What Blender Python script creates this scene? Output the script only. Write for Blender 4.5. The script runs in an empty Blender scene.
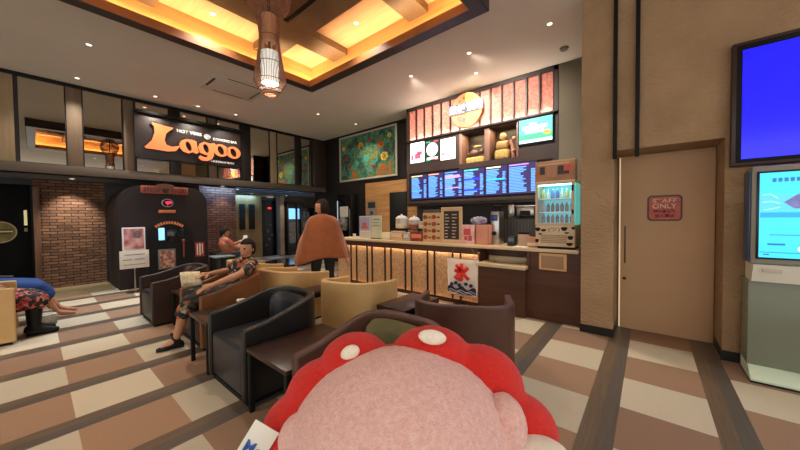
import bpy, bmesh, math, random
from mathutils import Vector, Matrix
random.seed(7)
D = bpy.data
COL = bpy.context.scene.collection
SC = bpy.context.scene
PI = math.pi

# ------------------------------------------------------------------ camera
CAM_H = 1.35
def _cam():
    yaw, p, r = (math.radians(a) for a in (39.52, -1.437, -0.572))
    fw = Vector((math.cos(p)*math.cos(yaw), math.cos(p)*math.sin(yaw), math.sin(p)))
    rt = Vector((math.sin(yaw), -math.cos(yaw), 0)); up = rt.cross(fw)
    rt2 = math.cos(r)*rt + math.sin(r)*up; up2 = rt2.cross(fw)
    cd = D.cameras.new('camera'); cd.sensor_width = 36; cd.lens = 302.2/800*36
    cd.clip_start = 0.05
    cam = D.objects.new('camera', cd); COL.objects.link(cam)
    M = Matrix((rt2, up2, -fw)).transposed().to_4x4(); M.translation = (0, 0, CAM_H)
    cam.matrix_world = M
    SC.camera = cam
_cam()

# ------------------------------------------------------------------ world, view, lights
SC.view_settings.view_transform = 'Standard'
SC.view_settings.look = 'None'
SC.view_settings.exposure = 0.3
SC.view_settings.gamma = 1.0
SC.view_settings.use_curve_mapping = False
w = D.worlds.new('world'); SC.world = w; w.use_nodes = True
w.node_tree.nodes['Background'].inputs[0].default_value = (1.0, 0.96, 0.90, 1)
w.node_tree.nodes['Background'].inputs[1].default_value = 1.35
SPOT_W = 95.0          # watts of one ceiling downlight
COVE = 30.0            # strength of the LED strip in the ceiling tray
WARM = (1.0, 0.91, 0.78)

# ------------------------------------------------------------------ materials
def rgb(h):
    h = h.lstrip('#'); v = [int(h[i:i+2], 16)/255 for i in (0, 2, 4)]
    return tuple(c/12.92 if c <= 0.04045 else ((c+0.055)/1.055)**2.4 for c in v) + (1,)
_M = {}
def mat(name, c1, c2=None, scale=6, rough=0.6, metal=0.0, bump=0.0, bscale=60, stretch=(1, 1, 1), emit=0.0, ecol=None,
        coat=0.0, sheen=0.0, alpha=1.0, trans=0.0, spec=0.5, detail=3):
    if name in _M: return _M[name]
    m = D.materials.new(name); m.use_nodes = True; nt = m.node_tree; N = nt.nodes; L = nt.links
    b = N['Principled BSDF']; b.inputs['Roughness'].default_value = rough; b.inputs['Metallic'].default_value = metal
    b.inputs['Base Color'].default_value = rgb(c1); b.inputs['Specular IOR Level'].default_value = spec
    b.inputs['Coat Weight'].default_value = coat; b.inputs['Sheen Weight'].default_value = sheen
    b.inputs['Alpha'].default_value = alpha; b.inputs['Transmission Weight'].default_value = trans
    tc = mp = None
    if c2 or bump:
        tc = N.new('ShaderNodeTexCoord'); mp = N.new('ShaderNodeMapping'); L.new(tc.outputs['Object'], mp.inputs[0])
        mp.inputs['Scale'].default_value = stretch
    if c2:
        n = N.new('ShaderNodeTexNoise'); n.inputs['Scale'].default_value = scale; n.inputs['Detail'].default_value = detail
        r = N.new('ShaderNodeValToRGB'); r.color_ramp.elements[0].position = .35; r.color_ramp.elements[1].position = .65
        r.color_ramp.elements[0].color = rgb(c1); r.color_ramp.elements[1].color = rgb(c2)
        L.new(mp.outputs[0], n.inputs['Vector']); L.new(n.outputs[0], r.inputs[0]); L.new(r.outputs[0], b.inputs['Base Color'])
    if bump:
        n = N.new('ShaderNodeTexNoise'); n.inputs['Scale'].default_value = bscale; n.inputs['Detail'].default_value = 4
        bp = N.new('ShaderNodeBump'); bp.inputs['Strength'].default_value = bump; bp.inputs['Distance'].default_value = .01
        L.new(mp.outputs[0], n.inputs['Vector']); L.new(n.outputs[0], bp.inputs['Height']); L.new(bp.outputs[0], b.inputs['Normal'])
    if emit:
        b.inputs['Emission Color'].default_value = rgb(ecol or c1); b.inputs['Emission Strength'].default_value = emit
    _M[name] = m
    return m
def nodes(m): return m.node_tree.nodes, m.node_tree.links, m.node_tree.nodes['Principled BSDF']

def math_node(N, L, op, a, b=None, c=None):
    n = N.new('ShaderNodeMath'); n.operation = op
    for i, v in enumerate((a, b, c)):
        if v is None: continue
        if isinstance(v, (int, float)): n.inputs[i].default_value = v
        else: L.new(v, n.inputs[i])
    return n.outputs[0]
def mixc(N, L, f, a, b):
    n = N.new('ShaderNodeMix'); n.data_type = 'RGBA'
    if isinstance(f, (int, float)): n.inputs[0].default_value = f
    else: L.new(f, n.inputs[0])
    for i, v in ((6, a), (7, b)):
        if isinstance(v, tuple): n.inputs[i].default_value = v
        else: L.new(v, n.inputs[i])
    return n.outputs[2]

def floor_material():
    m = mat('carpet_tile_floor', '#b09a78', rough=.85); N, L, b = nodes(m)
    tc = N.new('ShaderNodeTexCoord'); sp = N.new('ShaderNodeSeparateXYZ'); L.new(tc.outputs['Object'], sp.inputs[0])
    v = math_node(N, L, 'DIVIDE', math_node(N, L, 'ADD', sp.outputs[1], .335), .67)
    fv = math_node(N, L, 'FRACT', v); k = math_node(N, L, 'FLOOR', v)
    u = math_node(N, L, 'DIVIDE', math_node(N, L, 'SUBTRACT', sp.outputs[0], .15), .49)
    j = math_node(N, L, 'FLOOR', u)
    stripe = math_node(N, L, 'GREATER_THAN', fv, .725)
    tone = math_node(N, L, 'GREATER_THAN', fv, .86)
    chk = math_node(N, L, 'MODULO', math_node(N, L, 'ADD', math_node(N, L, 'ADD', j, k), 100), 2)
    cv = N.new('ShaderNodeCombineXYZ'); L.new(j, cv.inputs[0]); L.new(k, cv.inputs[1])
    wn = N.new('ShaderNodeTexWhiteNoise'); wn.noise_dimensions = '3D'; L.new(cv.outputs[0], wn.inputs['Vector'])
    fine = N.new('ShaderNodeTexNoise'); fine.inputs['Scale'].default_value = 170; fine.inputs['Detail'].default_value = 2
    L.new(tc.outputs['Object'], fine.inputs['Vector'])
    beige = mixc(N, L, wn.outputs['Value'], rgb('#b9ae98'), rgb('#cfc3aa'))
    brown = mixc(N, L, wn.outputs['Value'], rgb('#8e705a'), rgb('#a28165'))
    tile = mixc(N, L, chk, brown, beige)
    mp = N.new('ShaderNodeMapping'); L.new(tc.outputs['Object'], mp.inputs[0]); mp.inputs['Scale'].default_value = (.9, 22, 1)
    grain = N.new('ShaderNodeTexNoise'); grain.inputs['Scale'].default_value = 3; L.new(mp.outputs[0], grain.inputs['Vector'])
    s1 = mixc(N, L, grain.outputs[0], rgb('#57483a'), rgb('#7d6a55'))
    s2 = mixc(N, L, grain.outputs[0], rgb('#4b453f'), rgb('#6b625a'))
    st = mixc(N, L, tone, s2, s1)
    c = mixc(N, L, stripe, tile, st)
    sh = math_node(N, L, 'MULTIPLY_ADD', fine.outputs[0], .7, .65)
    sh = math_node(N, L, 'MAXIMUM', sh, math_node(N, L, 'MULTIPLY', stripe, 1.0))
    vm = N.new('ShaderNodeVectorMath'); vm.operation = 'SCALE'; L.new(c, vm.inputs[0]); L.new(sh, vm.inputs['Scale'])
    L.new(vm.outputs[0], b.inputs['Base Color'])
    rr = math_node(N, L, 'MULTIPLY_ADD', stripe, -.4, .75); L.new(rr, b.inputs['Roughness'])
    return m

def brick_material(name, c1, c2, mortar, axis='xz', bw=.20, bh=.060):
    m = mat(name, c1, rough=.8); N, L, b = nodes(m)
    tc = N.new('ShaderNodeTexCoord'); sp = N.new('ShaderNodeSeparateXYZ'); L.new(tc.outputs['Object'], sp.inputs[0])
    cv = N.new('ShaderNodeCombineXYZ')
    L.new(sp.outputs[0] if axis == 'xz' else sp.outputs[1], cv.inputs[0]); L.new(sp.outputs[2], cv.inputs[1])
    br = N.new('ShaderNodeTexBrick'); L.new(cv.outputs[0], br.inputs[0])
    br.inputs['Scale'].default_value = 1; br.inputs['Brick Width'].default_value = bw; br.inputs['Row Height'].default_value = bh
    br.inputs['Mortar Size'].default_value = .007; br.inputs['Mortar Smooth'].default_value = .3; br.inputs['Bias'].default_value = 0
    br.inputs['Color1'].default_value = rgb(c1); br.inputs['Color2'].default_value = rgb(c2); br.inputs['Mortar'].default_value = rgb(mortar)
    L.new(br.outputs['Color'], b.inputs['Base Color'])
    n = N.new('ShaderNodeTexNoise'); n.inputs['Scale'].default_value = 22; L.new(tc.outputs['Object'], n.inputs['Vector'])
    h = math_node(N, L, 'MULTIPLY_ADD', br.outputs['Fac'], -1.0, math_node(N, L, 'MULTIPLY', n.outputs[0], .6))
    bp = N.new('ShaderNodeBump'); bp.inputs['Strength'].default_value = .9; bp.inputs['Distance'].default_value = .03
    L.new(h, bp.inputs['Height']); L.new(bp.outputs[0], b.inputs['Normal'])
    return m

def plaster_material():
    m = mat('rough_plaster', '#b89874', '#aa8b68', scale=2.2, rough=.9); N, L, b = nodes(m)
    tc = N.new('ShaderNodeTexCoord'); mp = N.new('ShaderNodeMapping'); L.new(tc.outputs['Object'], mp.inputs[0])
    mp.inputs['Scale'].default_value = (1, .45, 1); mp.inputs['Rotation'].default_value = (.35, 0, 0)
    n = N.new('ShaderNodeTexNoise'); n.inputs['Scale'].default_value = 42; n.inputs['Detail'].default_value = 5; n.inputs['Roughness'].default_value = .6
    L.new(mp.outputs[0], n.inputs['Vector'])
    bp = N.new('ShaderNodeBump'); bp.inputs['Strength'].default_value = .9; bp.inputs['Distance'].default_value = .035
    L.new(n.outputs[0], bp.inputs['Height']); L.new(bp.outputs[0], b.inputs['Normal'])
    return m

def wood(name, c1, c2, axis='x', rough=.5, s=3.0, coat=0.0):
    st = {'x': (.35, 7, 7), 'y': (7, .35, 7), 'z': (7, 7, .35)}[axis]
    return mat(name, c1, c2, scale=s, rough=rough, stretch=st, detail=5, coat=coat)

# ------------------------------------------------------------------ mesh helpers
class MB:
    def __init__(s): s.b = bmesh.new()
    def box(s, x0, x1, y0, y1, z0, z1, bev=0.0, seg=2, M=None):
        r = bmesh.ops.create_cube(s.b, size=1)['verts']
        for v in r:
            v.co = Vector(((x0+x1)/2 + v.co.x*(x1-x0), (y0+y1)/2 + v.co.y*(y1-y0), (z0+z1)/2 + v.co.z*(z1-z0)))
        if bev > 0:
            bev = min(bev, .49*min(abs(x1-x0), abs(y1-y0), abs(z1-z0)))
            es = list({e for v in r for e in v.link_edges})
            rr = bmesh.ops.bevel(s.b, geom=es, offset=bev, segments=seg, affect='EDGES', profile=.5)
            r = list({v for f in rr['faces'] for v in f.verts} | {v for v in r if v.is_valid})
        if M:
            for v in r: v.co = M @ v.co
        return s
    def cyl(s, p0, p1, r0, r1=None, n=20, caps=True):
        p0, p1 = Vector(p0), Vector(p1); r1 = r0 if r1 is None else r1
        d = p1-p0; q = d.to_track_quat('Z', 'Y').to_matrix().to_4x4()
        M = Matrix.Translation((p0+p1)/2) @ q
        bmesh.ops.create_cone(s.b, cap_ends=caps, segments=n, radius1=max(r0, 1e-5), radius2=max(r1, 1e-5), depth=d.length, matrix=M)
        return s
    def sph(s, c, r, u=20, v=12, scale=(1, 1, 1), rot=None):
        M = Matrix.Translation(c) @ (rot or Matrix.Identity(4)) @ Matrix.Diagonal((r*scale[0], r*scale[1], r*scale[2], 1))
        bmesh.ops.create_uvsphere(s.b, u_segments=u, v_segments=v, radius=1, matrix=M)
        return s
    def lathe(s, prof, c=(0, 0, 0), n=32, cap=True):
        rings = []
        for r, z in prof:
            rings.append([s.b.verts.new((c[0]+r*math.cos(2*PI*i/n), c[1]+r*math.sin(2*PI*i/n), c[2]+z)) for i in range(n)])
        for a, b in zip(rings, rings[1:]):
            for i in range(n): s.b.faces.new((a[i], a[(i+1) % n], b[(i+1) % n], b[i]))
        if cap:
            if prof[0][0] > 1e-4: s.b.faces.new(rings[0][::-1])
            if prof[-1][0] > 1e-4: s.b.faces.new(rings[-1])
        return s
    def prism(s, pts, axis, a, b):
        """outline pts in the two other axes, extruded along axis from a to b"""
        def mk(p, t): return {'x': (t, p[0], p[1]), 'y': (p[0], t, p[1]), 'z': (p[0], p[1], t)}[axis]
        A = [s.b.verts.new(mk(p, a)) for p in pts]; B = [s.b.verts.new(mk(p, b)) for p in pts]
        s.b.faces.new(A); s.b.faces.new(B[::-1])
        for i in range(len(pts)):
            j = (i+1) % len(pts); s.b.faces.new((A[i], B[i], B[j], A[j]))
        return s
    def tube(s, pts, r, n=8, close=False):
        pts = [Vector(p) for p in pts]; rings = []; rr = r if isinstance(r, (list, tuple)) else [r]*len(pts)
        for i, p in enumerate(pts):
            t = (pts[min(i+1, len(pts)-1)] - pts[max(i-1, 0)]).normalized()
            q = t.to_track_quat('Z', 'Y')
            rings.append([s.b.verts.new(p + q @ Vector((rr[i]*math.cos(2*PI*k/n), rr[i]*math.sin(2*PI*k/n), 0))) for k in range(n)])
        for a, b in zip(rings, rings[1:]):
            for i in range(n): s.b.faces.new((a[i], a[(i+1) % n], b[(i+1) % n], b[i]))
        s.b.faces.new(rings[0][::-1]); s.b.faces.new(rings[-1])
        return s
    def quad(s, *ps):
        s.b.faces.new([s.b.verts.new(p) for p in ps]); return s
    def grid(s, rows, closed=False):
        V = [[s.b.verts.new(p) for p in r] for r in rows]
        for a, b in zip(V, V[1:]):
            n = len(a)
            for i in range(n if closed else n-1): s.b.faces.new((a[i], a[(i+1) % n], b[(i+1) % n], b[i]))
        return V
    def done(s, name, m, parent=None, smooth=None, mods=(), recalc=True):
        if recalc: bmesh.ops.recalc_face_normals(s.b, faces=s.b.faces)
        me = D.meshes.new(name); s.b.to_mesh(me); s.b.free()
        if smooth is None: smooth = True
        if smooth:
            for p in me.polygons: p.use_smooth = True
            try: me.set_sharp_from_angle(angle=math.radians(38 if smooth is True else smooth))
            except Exception: pass
        me.materials.append(m)
        o = D.objects.new(name, me); COL.objects.link(o); o.parent = parent
        for t, kw in mods:
            md = o.modifiers.new(t.lower(), t)
            for k, v in kw.items(): setattr(md, k, v)
        return o

def empty(name, label, cat, loc=(0, 0, 0), rz=0, group=None):
    o = D.objects.new(name, None); COL.objects.link(o); o.location = loc; o.rotation_euler = (0, 0, rz)
    o.empty_display_size = .1
    return tag(o, label, cat, group)
def tag(o, label, cat, group=None, kind=None):
    o['label'] = label; o['category'] = cat
    if group: o['group'] = group
    if kind: o['kind'] = kind
    return o
def struct(o, label=None, cat=None):
    o['kind'] = 'structure'
    if label: o['label'] = label
    if cat: o['category'] = cat
    return o
def copy_tree(o, parent=None):
    c = o.copy(); COL.objects.link(c)
    if parent is not None: c.parent = parent
    for ch in list(o.children): copy_tree(ch, c)
    return c
def text(name, body, x0, x1, z0, z1, y, m, parent, bold=0.0, depth=.002, spacing=1.0, shear=0.0, curve_arc=0.0):
    """flat lettering in the local xz plane facing -y, fitted to a box"""
    c = D.curves.new(name, 'FONT'); c.body = body; c.offset = bold; c.extrude = 0.0; c.space_character = spacing; c.shear = shear
    c.align_x = 'CENTER'; c.resolution_u = 3
    tmp = D.objects.new(name, c); COL.objects.link(tmp)
    dg = bpy.context.evaluated_depsgraph_get(); dg.update()
    me = D.meshes.new_from_object(tmp.evaluated_get(dg))
    D.objects.remove(tmp); D.curves.remove(c)
    xs = [v.co.x for v in me.vertices]; ys = [v.co.y for v in me.vertices]
    ax, bx, ay, by = min(xs), max(xs), min(ys), max(ys)
    for v in me.vertices:
        fx = (v.co.x-ax)/(bx-ax); fz = (v.co.y-ay)/(by-ay)
        X = x0+fx*(x1-x0); Z = z0+fz*(z1-z0) - curve_arc*(2*fx-1)**2
        v.co = (X, y, Z)
    me.materials.clear(); me.materials.append(m)
    o = D.objects.new(name, me); COL.objects.link(o); o.parent = parent
    md = o.modifiers.new('thick', 'SOLIDIFY'); md.thickness = depth; md.offset = 0
    return o
def area(name, loc, size, power, color, rot, parent=None):
    l = D.lights.new(name, 'AREA'); l.shape = 'RECTANGLE'; l.size, l.size_y = size; l.energy = power; l.color = color
    o = D.objects.new(name, l); COL.objects.link(o); o.location = loc; o.rotation_euler = rot; o.parent = parent
    return o
# ================================================================== STRUCTURE
CEIL = 3.8
M_floor = floor_material()
M_plaster = plaster_material()
M_ceil = mat('ceiling_paint', '#cfc8bb', '#cac3b6', scale=1.2, rough=.85)
M_black = mat('matt_black', '#0b0a09', rough=.6, spec=.3)
M_dark = mat('dark_stained_wood', '#140d0b', '#1d1310', scale=4, rough=.45, stretch=(7, 7, .5))
M_skirt = mat('black_skirting', '#120f0e', rough=.4)
M_brickL = brick_material('brown_brick', '#805a3e', '#553724', '#24160d')
M_brickC = brick_material('brown_brick_pillar', '#8a6048', '#6b4434', '#2a1c16')
M_oak = wood('oak_panel', '#9a6a3c', '#b5844e', 'x', rough=.5)
M_cedar = wood('tray_cedar', '#d0a880', '#dcba98', 'y', rough=.55)
M_cedarv = wood('tray_cedar_side', '#cf9a5c', '#dba96c', 'x', rough=.5)
M_beam = mat('bronze_beam', '#6d5a43', '#5d4b38', scale=3, rough=.45, stretch=(1, 1, 1))
M_trim = mat('tray_dark_trim', '#2d2422', '#39302e', scale=3, rough=.4)
M_mirror = mat('mirror_glass', '#c9c4b8', metal=1.0, rough=.015)
M_pier = mat('taupe_pier', '#75614c', '#6a5744', scale=5, rough=.6, stretch=(5, 5, .5))
M_piers = mat('pale_strip', '#a08a6c', '#94805f', scale=5, rough=.6, stretch=(5, 5, .5))
M_soffit = mat('soffit_paint', '#5b5044', rough=.7)
M_door = mat('staff_door_paint', '#c49e76', '#be9870', scale=1.5, rough=.55)
M_khaki = mat('stone_border', '#a08c66', '#8f7c58', scale=14, rough=.5)

o = MB().box(-7, 8.5, -5, 12, -.1, 0).done('floor', M_floor, smooth=False); struct(o)
o = MB().box(-3, 1.0, 8.05, 9.15, 0, .004).done('trim_1', M_khaki, smooth=False); struct(o)

# ceiling slab with the tray opening
TX0, TX1, TY0, TY1 = -.07, 3.23, 1.375, 4.67
m = MB()
m.box(-7, TX0, -5, 8.3, CEIL, 4.3); m.box(TX1, 6.3, -5, 8.3, CEIL, 4.3)
m.box(TX0, TX1, -5, TY0, CEIL, 4.3); m.box(TX0, TX1, TY1, 8.3, CEIL, 4.3)
struct(m.done('ceiling', M_ceil, smooth=False))

# tray: recessed cedar ceiling with beams, wood fascia and dark frame
tray = empty('ceiling_tray', 'recessed wooden ceiling tray with glowing cove light and bronze beams above the armchairs', 'ceiling feature', (0, 0, CEIL))
e = .015
m = MB(); m.box(TX0, TX1, TY0, TY1, .22, .26); m.done('wood_panelling', M_cedar, tray, smooth=False)
MB().box(TX0, TX1, TY1-e, TY1, -.12, .22).done('cove_side', M_cedarv, tray, smooth=False)
MB().box(TX0, TX1, TY0, TY0+e, -.12, .22).done('cove_side', M_cedarv, tray, smooth=False)
M_cs2 = wood('tray_cedar_side2', '#cf9a5c', '#dba96c', 'y', rough=.5)
MB().box(TX1-e, TX1, TY0+e, TY1-e, -.12, .22).done('cove_side', M_cs2, tray, smooth=False)
MB().box(TX0, TX0+e, TY0+e, TY1-e, -.12, .22).done('cove_side', M_cs2, tray, smooth=False)
W = .15
def ring(m, x0, x1, y0, y1, w, z0, z1):
    m.box(x0, x1, y1-w, y1, z0, z1); m.box(x0, x1, y0, y0+w, z0, z1)
    m.box(x1-w, x1, y0+w, y1-w, z0, z1); m.box(x0, x0+w, y0+w, y1-w, z0, z1)
m = MB(); ring(m, TX0, TX1, TY0, TY1, W, -.2, -.15)
ring(m, TX0-.004, TX1+.004, TY0-.004, TY1+.004, .012, -.2, .0)
m.done('dark_frame', M_trim, tray, smooth=False)
m = MB(); ring(m, TX0+W, TX1-W, TY0+W, TY1-W, .014, -.2, -.095)
fz = m.done('wood_fascia', mat('fascia_wood', '#80532f', '#8d6038', scale=3, rough=.5), tray, smooth=False)
M_led = mat('warm_led_strip', '#ffb24a', emit=COVE, ecol='#ffd49a')
m = MB(); ring(m, TX0+.05, TX1-.05, TY0+.05, TY1-.05, .05, -.149, -.13)
m.done('led_strip', M_led, tray, smooth=False)
for y0, y1 in ((3.69, 4.03), (2.16, 2.46)):
    MB().box(TX0+e, TX1-e, y0, y1, .12, .22).done('beam', M_beam, tray, smooth=False)
for x0, x1 in ((2.19, 2.54), (.66, 1.0)):
    MB().box(x0, x1, TY0+e, TY1-e, .119, .219).done('beam', M_beam, tray, smooth=False)
m = MB(); m.box(1.07, 2.12, 2.53, 3.6, .1, .219); m.done('centre_panel', wood('centre_panel_wood', '#6b4526', '#7c5430', 'x'), tray, smooth=False)
m = MB(); ring(m, 1.05, 2.14, 2.51, 3.62, .02, .085, .219); m.done('centre_panel_rim', M_black, tray, smooth=False)

# front right wall (plane x = 4.04) with the staff door recess
m = MB()
m.box(4.04, 4.6, .30, .61, 0, CEIL); m.box(4.04, 4.6, -5, -.53, 0, CEIL); m.box(4.04, 4.6, -.53, .30, 2.05, CEIL)
m.box(4.5, 4.6, -.53, .30, 0, 2.05)
struct(m.done('wall_right', M_plaster, smooth=False))
m = MB()
m.box(4.03, 4.04, .30, .61, 0, .09); m.box(4.03, 4.5, .293, .30, 0, .09); m.box(4.03, 4.04, -5, -.53, 0, .09); m.box(4.03, 4.5, -.53, -.523, 0, .09)
m.box(4.03, 4.19, .61, .617, 0, .09)
struct(m.done('baseboard_right', M_skirt, smooth=False))
d = MB().box(0, .80, 0, .03, .005, 2.04).done('door_1', M_door, smooth=False); d.location = (4.468, .278, 0); d.rotation_euler = (0, 0, -PI/2); struct(d)
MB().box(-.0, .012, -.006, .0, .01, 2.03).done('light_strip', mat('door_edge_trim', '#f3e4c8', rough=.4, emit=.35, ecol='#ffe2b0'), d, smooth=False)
g = MB().box(.05, .066, -.006, .0, .78, 1.22, .003).done('door_handle_recess', mat('door_groove', '#5d4634', rough=.4), d)
MB().cyl((.055, -.012, .60), (.055, 0, .60), .018).done('door_lock', mat('lock_dark', '#4a2f24', rough=.3, metal=.6), d)
# sign on the door
sg = empty('staff_only_sign', 'small red rectangular staff only sign on the beige door', 'sign', (4.466, .013, 1.425), -PI/2)
def rrect(w, h, r, n=6):
    P = []
    for cx, cz, a0 in ((w/2-r, h/2-r, 0), (-w/2+r, h/2-r, PI/2), (-w/2+r, -h/2+r, PI), (w/2-r, -h/2+r, 1.5*PI)):
        for i in range(n+1): a = a0+PI/2*i/n; P.append((cx+r*math.cos(a), cz+r*math.sin(a)))
    return P
MB().prism([(x+.142, z) for x, z in rrect(.295, .285, .04)], 'y', -.006, 0).done('sign_border', mat('sign_maroon', '#4a1712', rough=.4), sg)
MB().prism([(x+.142, z) for x, z in rrect(.262, .25, .03)], 'y', -.009, -.005).done('sign_plate', mat('sign_red', '#c85638', '#b54630', scale=9, rough=.4), sg)
Mcream = mat('sign_cream', '#e8cdb8', rough=.5)
text('sign_lettering', 'STAFF', .04, .245, .06, .105, -.011, Mcream, sg, bold=.02)
text('sign_lettering', 'ONLY', .04, .245, -.005, .05, -.011, Mcream, sg, bold=.02)
Mmar = mat('sign_maroon_text', '#43110d', rough=.5)
text('sign_lettering', '関係者以外', .05, .235, -.055, -.018, -.011, Mmar, sg, bold=.02)
text('sign_lettering', '立入禁止', .06, .225, -.105, -.065, -.011, Mmar, sg, bold=.02)
for y in (.293, .104):
    o = MB().box(4.0, 4.04, y-.018, y+.018, 1.96, CEIL, .003).done('wall_channel', M_black)
    tag(o, 'black vertical metal channel over the staff door, ' + ('at the pillar corner' if y > .2 else 'nearer the big blue screen'), 'channel')

# wall beyond, behind the kiosk counter side : menu wall, picture wall
M_grey = mat('pale_side_wall', '#6b6252', rough=.85)
struct(MB().box(5.46, 5.96, .3, 1.15, 0, CEIL).box(4.6, 5.5, .3, .42, 0, CEIL).done('wall_kitchen_side', M_grey, smooth=False))
struct(MB().box(5.86, 5.96, 1.15, 4.3, 0, CEIL).done('wall_kitchen', mat('kitchen_dark', '#17110f', '#1f1714', scale=3, rough=.5), smooth=False))
M_pw = mat('dark_wall_panel', '#15100e', '#1b1411', scale=3, rough=.5, stretch=(5, 5, .5))
struct(MB().box(5.98, 6.2, 4.3, 8.6, 0, CEIL).box(5.86, 5.98, 4.29, 4.3, 0, CEIL).done('wall_picture', M_pw, smooth=False))
o = MB().box(5.955, 5.98, 4.32, 6.16, 0, 2.31, .002).done('oak_wall_panel', wood('oak_panel_v', '#a2703c', '#b88a55', 'y'), smooth=False)
tag(o, 'light oak wall panel behind the left end of the service counter', 'wall panel')
o = MB().box(5.93, 5.955, 4.68, 5.24, .95, 2.0, .003).done('serving_hatch', M_black); tag(o, 'dark serving hatch set in the oak wall panel', 'hatch')

# mirror band of the left wall
Y0 = 8.03
m = MB(); m.box(-7, 5.98, Y0+.02, Y0+.25, 2.17, CEIL); struct(m.done('wall_left', M_dark, smooth=False))
m = MB(); m.box(-7, 5.98, Y0-.04, Y0+.02, 2.17, 2.33, .004); struct(m.done('trim_2', M_soffit))
m = MB(); m.box(-7, 5.98, Y0-.03, Y0+.02, CEIL-.06, CEIL, .002); m.box(5.92, 5.98, 4.3, Y0-.03, CEIL-.06, CEIL, .002)
struct(m.done('trim_3', M_black))
sx = [(-.11, .40), (.63, 1.15), (1.37, 1.90), (2.12, 2.63), (2.87, 3.37), (3.65, 4.13), (4.39, 4.91), (5.14, 5.46)]
names = ['at the far left by the dark door', 'left of the big sign', 'behind the left end of the big sign', 'behind the middle of the big sign',
         'behind the right end of the big sign', 'first right of the big sign', 'second right of the big sign', 'narrow one next to the room corner']
for (a, b), nm in zip(sx, names):
    o = MB().box(a, b, Y0, Y0+.02, 2.345, 3.735).done('mirror_panel', M_mirror, smooth=False)
    tag(o, 'tall wall mirror in the high band, ' + nm, 'mirror', 'mirrors in the high band of the left wall')
for a, b, mm, nm in ((-7, -.16, M_piers, 'at the far left edge'), (.42, .61, M_pier, 'between the two left mirrors'), (1.18, 1.33, M_pier, 'left of the sign'),
                     (1.92, 2.10, M_dark, 'behind the sign'), (2.67, 2.83, M_pier, 'behind the right part of the sign'), (3.39, 3.63, M_dark, 'right of the sign'),
                     (4.18, 4.35, M_piers, 'pale and narrow, between the two mirrors right of the sign'), (4.93, 5.12, M_dark, 'beside the narrow mirror')):
    o = MB().box(a, b, Y0-.01, Y0+.02, 2.33, 3.74, .004).done('wall_panel', mm)
    tag(o, 'vertical wall panel of the mirror band, ' + nm, 'wall panel', 'panels between the mirrors')
o = MB().box(5.5, 5.97, Y0-.12, Y0+.02, 2.33, 3.74, .01).done('corner_casing', wood('dark_reed', '#231812', '#3a2a1e', 'z', s=8)); tag(o, 'dark ribbed wooden casing in the corner beside the painting', 'wall panel')

# lobby under the soffit
m = MB(); m.box(-7, 8.5, Y0+.02, 12, 2.17, 2.3); struct(m.done('ceiling_lobby', mat('lobby_ceiling', '#70767e', rough=.7), smooth=False))
m = MB(); m.box(-.0, 1.0, 9.15, 9.35, 0, 2.17)
struct(m.done('wall_brick', M_brickL, smooth=False))
m = MB(); m.box(-7, -.0, 9.35, 9.5, 0, 2.17); m.box(1.0, 2.6, 9.1, 9.3, 0, 2.17); struct(m.done('wall_entrance', M_dark, smooth=False))
o = MB().box(.0, .085, 9.08, 9.16, 0, 2.0, .005).done('door_post', mat('walnut_post', '#5a3d29', '#6d4b33', scale=4, rough=.5, stretch=(5, 5, .5))); tag(o, 'brown wooden post between the black doorway and the brick wall', 'post')
dr = MB().box(-1.6, -.03, 9.24, 9.3, 0, 2.05, .004).done('door_2', mat('gloss_black', '#030303', rough=.6, spec=.15)); struct(dr)
MB().box(-.7, -.67, 9.2, 9.24, .9, 1.4, .01).done('door_handle', mat('brass_dull', '#8a6d3c', metal=1, rough=.3), dr)
sgn = empty('oval_sign', 'gold oval sign on the black doorway at the left edge', 'sign', (-.40, 9.235, 1.15))
def oval(rx, rz, n=40, cx=0, cz=0): return [(cx+rx*math.cos(2*PI*i/n), cz+rz*math.sin(2*PI*i/n)) for i in range(n)]
MB().prism(oval(.20, .20), 'y', -.02, 0).done('sign_rim', mat('gold_rim', '#a59a6a', rough=.4), sgn)
MB().prism(oval(.18, .18), 'y', -.026, -.018).done('sign_face', mat('olive_gold', '#8a7a2c', '#4d4418', scale=6, rough=.5), sgn)
MB().box(-.13, .13, -.03, -.025, -.03, -.01).box(-.10, .14, -.03, -.025, .03, .05).done('sign_lettering', mat('dark_ink', '#1b1408'), sgn, smooth=False)
MB().box(-.15, .15, -.03, -.025, .0, .022).done('sign_lettering_pale', mat('pale_gold', '#d8cc90'), sgn, smooth=False)
o = MB().box(-.115, -.075, 9.2, 9.235, 1.27, 1.56, .004).done('vertical_nameplate', mat('plate_glow', '#cfc58f', emit=.5, ecol='#cfc58f')); tag(o, 'small pale lit vertical plate beside the black doorway', 'sign')
o = MB().box(-.115, -.075, 9.2, 9.235, 1.15, 1.215, .004).done('small_nameplate', mat('plate_tan', '#9a805c', rough=.5)); tag(o, 'small tan square plate under the lit vertical plate', 'sign')

# lobby back walls
M_teal = wood('lobby_wood', '#8a6b38', '#75592c', 'z', s=4)
struct(MB().box(3.0, 5.1, 10.5, 10.7, 0, 2.17).done('wall_lobby', M_teal, smooth=False))
struct(MB().box(5.7, 8.5, 10.6, 10.8, 0, 2.17).box(5.1, 5.7, 11.3, 11.4, 0, 2.17).box(2.6, 3.0, 9.1, 10.7, 0, 2.17).done('wall_lobby_far', mat('lobby_brown', '#4b3524', '#3c2a1c', scale=3, rough=.6), smooth=False))
struct(MB().box(8.4, 8.6, 8, 12, 0, 2.3).done('wall_lobby_right', M_dark, smooth=False))
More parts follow.
